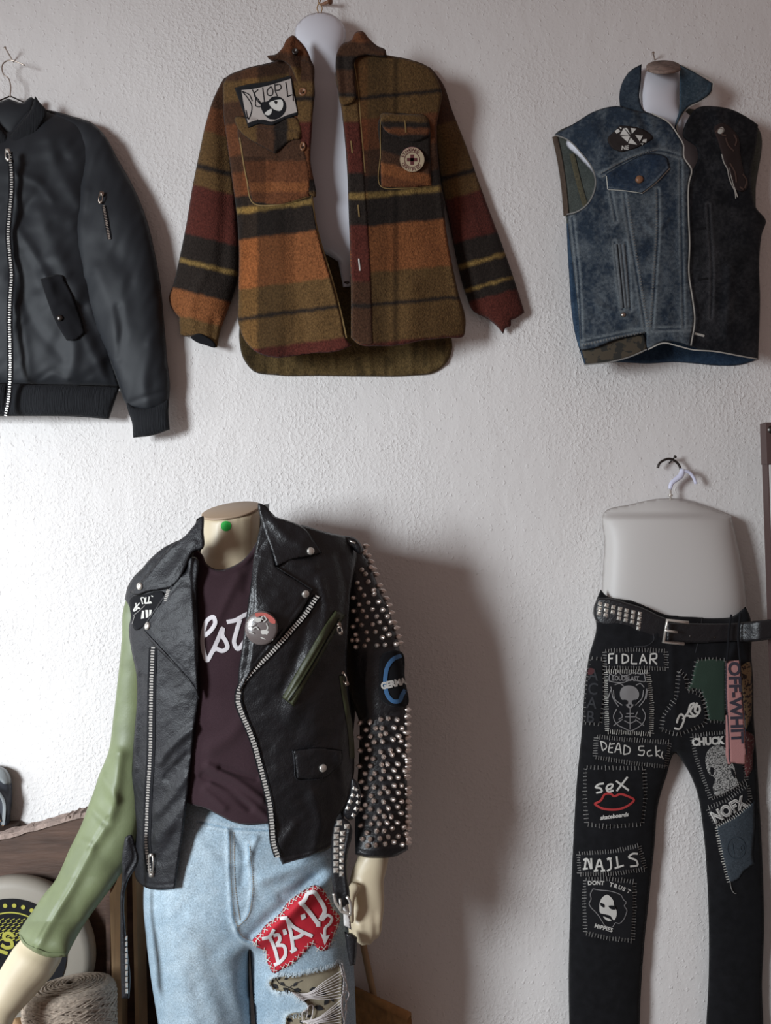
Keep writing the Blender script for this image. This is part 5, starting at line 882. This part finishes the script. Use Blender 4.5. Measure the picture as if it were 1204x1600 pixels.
region(866, 1022, lambda y: np.interp(y, [866, 900, 950, 1022], [566, 562, 552, 548]), edge, 14.5, 11.2)
region(1128, 1330, lambda y: 566, edge, 13.5, 11.5)
for y in list(np.arange(856, 1015, 11.5))+list(np.arange(1108, 1325, 11.0)): sp.append((float(edge(y))+.4-(1.2 if y > 1050 else 0), y+R2.randn()*1.5))
front = []
for (x, y) in sp:
    n = bs_.normal(min(x, float(edge(y))-1.5), y); 
    if x > edge(y)-3: n = Vector((.93, -.35, .08+.1*R2.randn())).normalized()
    n = (n+Vector((R2.randn()*.12, 0, R2.randn()*.12+.06))).normalized(); front.append((bs_.at(x, y, -.0005), n))
idx = sorted(range(len(front)), key=lambda i: front[i][1].z*0+abs(front[i][1].y))
idx = list(range(len(front))); R2.shuffle(idx)
rest = MB()
for q_, i in enumerate(idx):
    c, n = front[i]; rot = Vector((0, 0, 1)).rotation_difference(n).to_matrix()
    if q_ < 100: put('spike', SPK, lj, c, rot, .86)
    else:
        rest.add([c+rot @ (v.co*.86) for v in SPK.vertices], [tuple(p.vertices) for p in SPK.polygons])
if rest.V: o = rest.build('spike', M['spike'], lj); o['kind'] = 'stuff'
# sleeve patch
SP, o = patch('sleeve_patch', [(600, 1020), (626, 1018), (632, 1060), (635, 1103), (612, 1104), (597, 1096), (592, 1060)], 'black sleeve patch with white letters in a blue ring', m='blackcloth', parent=lj, surf=bs_, st=False)
strokes('blue_ring', [[(627, 1024), (614, 1030), (605, 1042), (602, 1056), (602, 1074), (606, 1088), (615, 1096), (624, 1095), (628, 1086), (633, 1078)]], 6.5, SP, M['blue'], o, .0012, step=2)
mb = MB(); text_mb(mb, 'GERMA', 14, (596, 1077), -.22, SP, .0022, .06, sx=.86); mb.build('lettering', M['print'], o)
# zips
z = zipper(lj, [(239, 1012), (237, 1060), (236, 1120), (235, 1180), (232, 1230), (230, 1280), (229, 1320), (235, 1362)], jl, w=13, pitch=4.3, tw=5.2)
slider(z, jl, 237, 1366, PI, L=28)
z = zipper(lj, [(495, 932), (480, 955), (455, 985), (425, 1018), (400, 1043), (384, 1060), (374, 1078), (372, 1096), (378, 1115), (388, 1138), (397, 1162), (406, 1195), (414, 1225), (421, 1255), (425, 1290), (428, 1320), (434, 1338)], lambda x, y: np.maximum(jrp.front(x, y), bodyd(x, y, .016)), w=12, pitch=4.3, tw=5.8)
z = zipper(lj, [(263, 922), (262, 927), (260, 932), (259, 938)], lambda x, y: jl.front(x, y)+.004, w=7, pitch=3, tw=5)
mb = MB()
gz = Sheet(C1([(524, 953), (540, 961), (524, 988), (500, 1030), (480, 1065), (459, 1104), (440, 1090), (460, 1055), (480, 1022), (500, 988)]), lambda x, y: jrp.front(x, y)+.001, cap=3, step=2.2, ridges=[([(530+dx, 960+dx*.5), (500+dx, 1010+dx*.5), (470+dx, 1060+dx*.5), (446+dx, 1098+dx*.5)], .0022, 2.0) for dx in (-3.5, 2.5, 8)]); go = gz.build('chest_zip_pocket', M['green_strip'], lj, label='dark olive strip around the slanting chest zip')
strokes('zip_slot', [[(530, 966), (505, 1010), (475, 1060), (450, 1096)]], 1.6, gz, M['blackcloth'], go, .002); slider(go, gz, 529, 976, .25, L=12, m='dullsteel', lift=.003)
sz = strokes('side_zip', [[(534, 1056), (538, 1085), (544, 1120), (549, 1160), (550, 1185)]], 8, jrp, M['green_strip'], lj, .0012, hump=.002, label='olive strip along the side pocket zip'); slider(sz, jrp, 541, 1068, -2.8, L=16, m='dullsteel')
fp = Sheet([(457, 1172, 1), (460, 1195), (463, 1217, 1), (485, 1219), (505, 1217), (522, 1204), (534, 1192), (535, 1172, 1), (495, 1168)], lambda x, y: jrp.front(x, y)+.001, cap=4, step=2.2, ridges=[([(461, 1180), (466, 1212), (503, 1213), (530, 1190)], -.0015, 2)]); fp.build('pocket_flap', M['leather'], lj)
strokes('flap_edge', [[(457, 1173), (460, 1195), (463, 1217), (485, 1219), (504, 1217)]], 2.0, fp, M['leather_l'], lj, .001, hump=.002)
SN = bpy.data.meshes.new('snap_cap'); mb = MB().lathe((0, 0, 0), [(.0001, .0042), (.0035, .004), (.0060, .0028), (.0066, .0012), (.0066, 0)][::-1], (0, 0, 1), 20); SN.from_pydata(mb.V, [], mb.F); SN.materials.append(M['steel']); SN.polygons.foreach_set('use_smooth', [True]*len(SN.polygons))
for s_2, x, y in ((cll, 219, 916), (lpl, 231, 978), (clr, 485, 861), (lpr, 477, 928), (fp, 504, 1200)):
    n = s_2.normal(x, y); put('snap', SN, lj, s_2.at(x, y, 0), Vector((0, 0, 1)).rotation_difference(n).to_matrix())
sh = patch('shoulder_patch', [(205, 934), (225, 929), (256, 926), (258, 940), (244, 958), (232, 972), (212, 985), (204, 960)], 'dark patch with white scrawl under the collar', m='blackcloth', parent=lj, surf=jl, st=False)
strokes('lettering', [[(208, 954), (213, 946), (209, 955), (216, 950)], [(212, 942), (213, 952)], [(218, 942), (214, 948), (219, 951)], [(220, 934), (223, 944)], [(220, 934), (225, 934), (226, 943)], [(228, 933), (228, 942), (232, 941)], [(233, 932), (233, 941), (236, 940)], [(236, 931), (239, 932)], [(226, 943), (237, 942)]], 1.7, sh[0], M['print'], sh[1], .0014, step=2)
mb = MB(); fill(mb, C1([(222, 954), (225, 954), (225, 966), (220, 967)]), sh[0], .0012, 3); fill(mb, C1([(227, 953), (231, 953), (232, 964), (228, 966)]), sh[0], .0012, 3); fill(mb, C1([(233, 953), (237, 953), (236, 959), (233, 963)]), sh[0], .0012, 3); mb.build('white_bars', M['print'], sh[1])
strokes('patch_edge', [[(208, 962), (222, 950), (226, 946)], [(206, 975), (210, 962)]], 1.2, sh[0], M['dimthread'], sh[1], .0014, step=2)
# belt ends
bl = Sheet([(197, 1307), (204, 1304), (211, 1320), (216, 1346), (211, 1358), (202, 1372), (196, 1390), (194, 1412), (196, 1450), (200, 1490), (204, 1530), (202, 1560, 1), (190, 1560, 1), (188, 1500), (188, 1430), (188, 1400), (191, 1370), (190, 1345), (193, 1322)], lambda x, y: .30+0*x, cap=5, step=2.2, ridges=[([(204, 1310), (210, 1340), (198, 1365), (192, 1400)], -.003, 3)]); bo2 = bl.build('belt_end', M['leather_l'], lj)
TS = bpy.data.meshes.new('belt_stud'); mb = MB(); pyramid(mb, Vector((0, 0, 0)), .0046, .0048, Vector((0, -1, 0))); TS.from_pydata(mb.V, [], mb.F); TS.materials.append(M['steel'])
def sub(name, me, parent, loc, R=None, s=1):
    return put(name, me, parent, loc, R, s)
for i in range(10): sub('stud', TS, bo2, bl.at(197+.35*i*.3, 1466+i*9.2), Matrix.Rotation(.1, 3, 'Z'), (.45, 1, .9))
br1 = Sheet([(551, 1216), (558, 1222), (563, 1236), (563, 1256), (556, 1276), (546, 1282), (536, 1270), (540, 1258), (546, 1240)], lambda x, y: .325+0*x, cap=4, step=2.2); b1 = br1.build('belt_end', M['leather'], lj)
for (x, y, s) in [(553, 1232, .75), (551, 1243, .85), (547, 1253, .9), (543, 1263, .8), (559, 1244, .7), (559, 1254, .8), (556, 1264, .85), (552, 1274, .8), (557, 1234, .6)]: sub('stud', TS, b1, br1.at(x, y), Matrix.Rotation(.6, 3, 'Y'), s*.8)
br2 = Sheet([(524, 1284), (532, 1278), (543, 1282), (550, 1294), (549, 1310), (544, 1330), (542, 1352), (543, 1372), (546, 1395), (545, 1412), (532, 1420), (523, 1412), (520, 1392), (518, 1360), (517, 1330), (519, 1300)], lambda x, y: .335+0*x, cap=5, step=2.2, ridges=[([(545, 1300), (538, 1340), (539, 1380), (541, 1400)], .002, 2)]); b3 = br2.build('belt_end', M['leather'], lj)
for i in range(8):
    for k in (0, 1):
        x = np.interp(i, [0, 1, 2, 7], [530, 526, 525, 524.5])+k*9.5; y = 1286+i*10.6+k*5.5
        if i == 0 and k: x += 2
        sub('stud', TS, b3, br2.at(float(x), float(y)), None, .92)
bk_ = MB().tube([P(x, y, .348) for x, y in cr([(521, 1396, 1), (524, 1410, 1), (533, 1424, 1), (547, 1429, 1), (548, 1422), (544, 1404), (541, 1401)], 3)], .0024, 8).tube([P(531, 1404, .349), P(533, 1423, .350)], .002, 8).build('buckle', M['steel'], b3)
tg = thing('hang_tag', 'white paper tag hanging below the belt buckle of the leather jacket', 'tag', P(542, 1455, .34))
Sheet(C1([(535, 1404), (543, 1404), (549, 1453), (537, 1446)]), const(.338), cap=1, step=3).build('card', M['whiteboard'], tg)
st_ = thing('black_strap', 'short black folded strap end sticking out beside the ripped jeans', 'strap', P(548, 1509, .30))
Sheet(C1([(538, 1456), (550, 1458), (558, 1465), (557, 1488), (555, 1507), (547, 1509), (543, 1492)]), const(.29), cap=6, step=3).build('webbing', M['leather'], st_)
# badge
bd = thing('pin_badge', 'round black, grey and red button badge pinned to the jacket lapel', 'badge', P(409, 981, .37))
bc = lpr.at(409, 981, .003); bn = (Vector((-.15, -1, .1))).normalized(); dd = -bc.y
MB().lathe(bc, [(.0265, 0), (.0272, .002), (.0268, .0045), (.024, .0062), (.012, .0070), (.0001, .0072)], tuple(bn), 40).build('disc', mat('badge_grey', (.13, .105, .10), .25, coat=.5), bd)
dk = bd.children[-1] if bd.children else None
BS = lambda x, y: dd+.0075+.0*x-(np.asarray(x, float)-409)*S0*-.15*-1*0
mb = MB(); fill(mb, [(398, 959), (406, 957), (415, 958), (424, 963), (430, 970), (430, 974), (422, 973), (418, 966), (408, 962), (400, 964)], BS, .0016, 3); mb.build('red_print', mat('coral_print', (.50, .12, .10), .4), bd)
BL = [[(386, 974), (392, 968), (398, 970), (404, 966), (411, 968)], [(386, 980), (394, 978), (398, 974)], [(393, 984), (400, 980), (404, 984)], [(398, 964), (404, 968), (410, 963)], [(412, 962), (416, 968), (411, 972)], [(416, 974), (418, 982), (414, 986)], [(407, 996), (414, 999), (418, 1003)], [(419, 996), (426, 1000)], [(389, 988), (396, 990)], [(428, 980), (431, 985)]]
strokes('white_print', BL, 1.6, BS, M['print'], bd, .0016, step=2)
mb = MB(); fill(mb, [(407, 986), (413, 984), (420, 987), (423, 993), (420, 994), (415, 991), (409, 991)], BS, .0018, 2); fill(mb, [(398, 968), (406, 966), (408, 970), (400, 972)], BS, .0018, 2); mb.build('pale_print', M['print'], bd)
# ================================================================== 9. things in the lower left and at the right
cr8 = thing('wooden_crate', 'dark brown wooden crate with a splintered top edge behind the green sleeve', 'crate', P(60, 1600, .06)[:2]+(0,))
def slab(name, poly, d0, d1, m, parent, zfloor=True, bev=None, label=None):
    """plank: front outline in px at depth d1, thickness d1-d0"""
    pl = cr(poly, 6, True); n = len(pl); A = PN(pl[:, 0], pl[:, 1], d1); A2 = A.copy(); A2[:, 1] = -d0
    if zfloor:
        zb = A[:, 2].min(); 
        for arr in (A, A2): arr[:, 2] = np.where(arr[:, 2] < zb+.02, 0.002, arr[:, 2])
    F = [tuple(range(n)), tuple(range(2*n-1, n-1, -1))]+[(i, n+i, n+(i+1) % n, (i+1) % n) for i in range(n)]
    return mesh(name, np.concatenate([A, A2]), F, m, parent, flat=True, label=label)
slab('front_board', C1([(-120, 1345), (0, 1309), (60, 1293), (110, 1279), (140, 1273), (172, 1272), (172, 1400), (172, 1700), (-120, 1700)]), .095, .115, M['brownplank'], cr8)
te_ = cr([(-120, 1342), (-40, 1320), (0, 1309), (30, 1301), (60, 1293), (90, 1284), (110, 1278), (140, 1273), (172, 1271)], 3); V = []; F = []
for i, (x, y) in enumerate(te_):
    j = .004*float(vnoise([x], [0], 9, 7)[0]) + (.003 if 95 < x < 135 and i % 4 == 0 else 0); a = P(x, y+3.5+5*float(vnoise([x], [3], 14, 8)[0]), .120); b = P(x, y, .115); z0 = b[2]+j
    V += [(a[0], a[1], a[2]), (b[0], -.112, z0+.003), (b[0], -.080, z0+.002), (b[0], -.078, a[2]-.012)]
for i in range(len(te_)-1):
    a, b = i*4, i*4+4; F += [(a+k, b+k, b+k+1, a+k+1) for k in range(3)]
mesh('splintered_edge', V, F, M['barkedge'], cr8, flat=True, label='pale splintered top edge')
MB().tube([P(50, 1294, .10), P(54, 1284, .104)], [.002, .0004], 6).tube([P(160, 1278, .10), P(168, 1273, .104)], [.002, .0004], 6).tube([P(112, 1279, .112), P(104, 1274, .118)], [.004, .001], 6).build('splinter', M['barkedge'], cr8)
slab('side_post', C1([(171, 1398), (176, 1390), (190, 1360), (191, 1700), (178, 1700), (174, 1500)]), .10, .150, M['palewood'], cr8, label='pale yellow brown post')
slab('back_post', C1([(190, 1350), (206, 1350), (213, 1700), (190, 1700)]), .085, .120, M['brownplank'], cr8)
slab('edge_strip', C1([(206, 1350), (212, 1350), (219, 1700), (213, 1700)]), .085, .135, M['palewood'], cr8)
slab('dark_edge_board', C1([(165, 1390), (172, 1380), (172, 1700), (167, 1700)]), .09, .125, M['brownplank'], cr8)  # narrow dark brown board at the crate's right edge
slab('rear_board', C1([(212, 1350), (236, 1350), (250, 1700), (219, 1700)]), .03, .05, M['brownplank'], cr8)
zt = P(0, 1298, .08)[2]; x0 = P(-120, 1300, .05)[0]; x1 = P(14, 1300, .05)[0]
MB().box(((x0+x1)/2, -.040, zt-.022), (x1-x0, .074, .02)).build('added_ledge', M['brownplank'], cr8)
MB().tube([P(137, 1445, .118), P(136, 1460, .118)], .0008, 6).build('splinter', M['barkedge'], cr8)
sn = thing('sneaker', 'dark sneaker with a grey rubber toe at the left edge above the crate', 'shoe', (P(-60, 1300, .07)[0], -.05, zt))
SS = Sheet([(-190, 1220), (-120, 1205), (-60, 1196), (-10, 1197), (10, 1203), (17, 1218), (19, 1245), (16, 1275), (14, 1296, 1), (-190, 1297, 1)], lambda x, y: .010+0*x, k=.6, cap=60, step=4, ridges=[([(-10, 1230), (6, 1250), (10, 1290)], .006, 5)]); SS.build('upper', M['sneaker'], sn)
tp = Sheet([(-30, 1197), (-8, 1196), (8, 1201), (15, 1210), (17, 1224), (8, 1226), (-4, 1218), (-16, 1222), (-30, 1226)], lambda x, y: np.maximum(SS.front(x, y), .012)+.001, cap=3, step=3); tp.build('toe_cap', M['sneakertoe'], sn)
strokes('trim', [[(-20, 1250), (-6, 1236), (4, 1248), (6, 1275), (4, 1292)]], 5, SS, M['sneakertoe'], sn, .001)
strokes('laces', [[(-12, 1280), (-2, 1292), (6, 1291)], [(-8, 1270), (0, 1284)]], 4, SS, mat('orange_lace', (.55, .30, .15), .8), sn, .004, hump=.002)

dc = thing('round_sign', 'cream round disc with a black and mustard emblem leaning on the crate', 'disc', (P(22, 1500, .145)[0], -.145, P(22, 1620, .145)[2]))
c0 = Vector(P(22, 1495, .145)); R0 = 124*(CAM_D-.145)/FPX
MB().lathe(c0, [(R0*.96, -.022), (R0, -.014), (R0, .0), (R0*.97, .010), (R0*.90, .014), (R0*.5, .016), (.0001, .016)], (0, -1, 0), 64).build('disc', M['creamdisc'], dc)
DS = const(.161)
mb = MB(); ci = lambda cx, cy, r: [(cx+r*math.cos(a), cy+r*math.sin(a)) for a in np.linspace(0, 2*PI, 49)[:-1]]
fill(mb, ci(16, 1492, 88), DS, .001, 14); mb.build('black_emblem', M['blackcloth'], dc)
mb = MB(); [fill(mb, ci(16+77*math.sin(a), 1492-77*math.cos(a), 3.4), DS, .002, 4) for a in np.arange(-1.4, 1.5, .185)]; ring(mb, 16, 1492, 66, 2.2, DS, .002)
for i in range(7):
    for j in range(14): 
        x = -40+j*8.5+(4 if i % 2 else 0); y = 1437+i*5.2
        if (x-16)**2+(y-1492)**2 < 60**2: ribbon(mb, [(x-3.4, y+1.6), (x+3.4, y-1.6)], 1.0+.15*i, DS, .002, 0, 3)
strokes('yellow_lettering', [[(21, 1463), (14, 1458), (6, 1461), (8, 1468), (17, 1470), (19, 1478), (10, 1481), (2, 1476)], [(-6, 1484), (12, 1490)], [(-10, 1492), (-2, 1498)]], 5.5, DS, M['yellow'], dc, .002, step=3)
mb.build('mustard_dots_and_grid', M['yellow'], dc)
ZT = c0.z-R0-.002  # height of the added table, just below the disc
tw = thing('twine_spool', 'big spool of natural beige twine below the green sleeve', 'spool of twine', (P(109, 1600, .25)[0], -.25, ZT))
bx = Vector((P(110, 1600, .265)[0], -.268, ZT+.0195)); RT = 66*(CAM_D-.25)/FPX; H = P(109, 1560, .25)[2]-ZT
mb = MB(); mb.lathe(bx, [(RT*.93, 0), (RT*1.0, .01), (RT*1.03, H*.35), (RT*1.0, H*.75), (RT*.97, H*.93), (RT*.88, H*.985), (RT*.45, H*.985), (RT*.12, H*.95), (RT*.10, H*.8)], (-.10, .26, 1), 40)
mb.build('core', M['twine'], tw)
QT = Vector((0, 0, 1)).rotation_difference(Vector((-.10, .26, 1)))
mb = MB(); pts = []
for i in range(2600):
    t = i/2600; a = i*.33; u = .5+.5*math.sin(t*2*PI*61+math.sin(i*.011)); zz = H*(.03+.93*u); r = RT*(1.03 if u < .85 else 1.03-.12*((u-.85)/.15)**2)+.0012*math.sin(i*1.7)
    pts.append(bx+QT @ Vector((r*math.cos(a), r*math.sin(a), zz)))
mb.tube(pts, .0016, 5); mb.build('wound_strand', M['twine'], tw)
mb = MB(); pts = [bx+QT @ Vector(((RT*(.14+.80*(i/600)))*math.cos(i*.25), (RT*(.14+.80*(i/600)))*math.sin(i*.25*1.0), H*(1.01-.06*(i/600)**3)+.0015*math.sin(i*.9))) for i in range(600)]; mb.tube(pts, .0016, 5); mb.build('top_strand', M['twine'], tw)
tb = thing('added_table', 'added dark wooden table below the view, supporting the twine spool and disc', 'table', (bx.x, -.25, 0))  # added table, out of view; holds up the spool and the disc
MB().box((bx.x-.12, -.2615, ZT-.015), (.50, .215, .026)).build('added_table_top', M['brownplank'], tb)
for sx in (-.34, .10):
    for sy in (-.35, -.19): MB().box((bx.x+sx, sy, (ZT-.028)/2), (.03, .03, ZT-.028)).build('added_table_leg', M['brownplank'], tb)
wk = thing('wooden_ball', 'small round pale wooden ball end at the bottom edge left of the twine spool', 'ball', P(22, 1640, .30))
MB().lathe(P(24, 1612, .27), [(.0001, -.02), (.016, -.014), (.022, 0), (.016, .014), (.0001, .02)], (0, 0, 1), 20).tube([P(24, 1625, .27), (P(24, 1625, .27)[0], -.27, ZT)], .010, 12).build('turned_ball', M['palewood'], wk)

# woven basket and stick
bk2 = thing('woven_panel', 'golden woven straw panel standing in the corner below the mannequin hand', 'panel', (P(600, 1600, .07)[0], -.06, 0))
A = Vector(P(553, 1554, .03)); B = Vector(P(636, 1593, .105)); zr = P(553, 1554, .03)[2]; A.z = B.z = zr
# rim runs from the wall towards the camera; A2/B2 are the far corners
u = (B-A); w = Vector((-u.y, u.x, 0)).normalized()
if w.x > 0: w = -w
nrm = w; back = Vector((-.16, 0, 0))
V = []; A = A+(A-B)*.9*0; A = A+(A-B).normalized()*.012; corners = [A, B, B+Vector((.008, .011, 0)), A+Vector((.008, .011, 0))]
nz = 26
def wall_strip(mb, P0, P1, name=None):
    n = 20; L = (P1-P0)
    nn = Vector((L.y, -L.x, 0)).normalized()
    rows_ = 60; Vv = []; Ff = []
    for i in range(rows_+1):
        z = .004+(zr-.004)*i/rows_
        for k in range(n*2+1):
            t = k/(n*2); p = P0+L*t; off = .0016*math.sin(k*PI/2+ (PI if (i//2) % 2 else 0)); Vv.append((p.x+nn.x*off, p.y+nn.y*off, z))
    m_ = n*2+1
    for i in range(rows_):
        for k in range(m_-1): Ff.append((i*m_+k, i*m_+k+1, (i+1)*m_+k+1, (i+1)*m_+k))
    mb.add(Vv, Ff)
mb = MB()
for i in range(4): wall_strip(mb, corners[i], corners[(i+1) % 4])
mb.build('woven_sides', M['straw'], bk2)
mb = MB()
mb.tube([(corners[0]+corners[3])/2+Vector((0, 0, .002)), (corners[1]+corners[2])/2+Vector((0, 0, .002))], .0085, 10)
mb.build('rim', M['straw'], bk2)
sk = thing('wooden_stick', 'pale wooden stick leaning on the wall behind the golden woven panel', 'stick', (P(600, 1600, .05)[0], -.03, .01))
MB().tube([P(560, 1440, .02), P(572, 1500, .024), P(585, 1562, .028), P(611, 1700, .035)], .0068, 12).build('shaft', M['stick'], sk)
# tall board at the right edge
wb = thing('tall_white_board', 'tall white board with a dark brown frame leaning at the right edge', 'board', (P(1290, 1200, .12)[0], -.15, 0))
def lx(y): return 1196+(y-660)*.034
def bpost(name, xs, ys, d0, d1, m, bottom=True):
    (xa, xb), (ya, yb) = xs, ys; q = []
    for d in (d1, d0):
        a = Vector(P(lx(ya)+xa, ya, d1)); b = Vector(P(lx(ya)+xb, ya, d1)); c = Vector(P(lx(yb)+xb, yb, d1)); e = Vector(P(lx(yb)+xa, yb, d1))
        for v in (a, b, c, e): v.y = -d
        if bottom:
            for v, t in ((c, b), (e, a)):
                k = (t.z-.004)/(t.z-v.z); v.x = t.x+(v.x-t.x)*k; v.z = .004
        q += [a, b, c, e]
    return mesh(name, q, [(0, 1, 2, 3), (7, 6, 5, 4), (0, 4, 5, 1), (1, 5, 6, 2), (2, 6, 7, 3), (3, 7, 4, 0)], m, wb, flat=True)
bpost('frame', (0, 9), (664, 1600), .105, .125, M['brownframe'])
bpost('top_rail', (0, 200), (660, 725), .105, .128, M['brownframe'], False)
bpost('panel', (4.5, 200), (726, 1600), .112, .130, M['whiteboard'])
o = MB().lathe(P(1202, 672, .12), [(.0001, .01), (.008, .008), (.010, 0)]).build('bolt', M['darksteel'], wb)
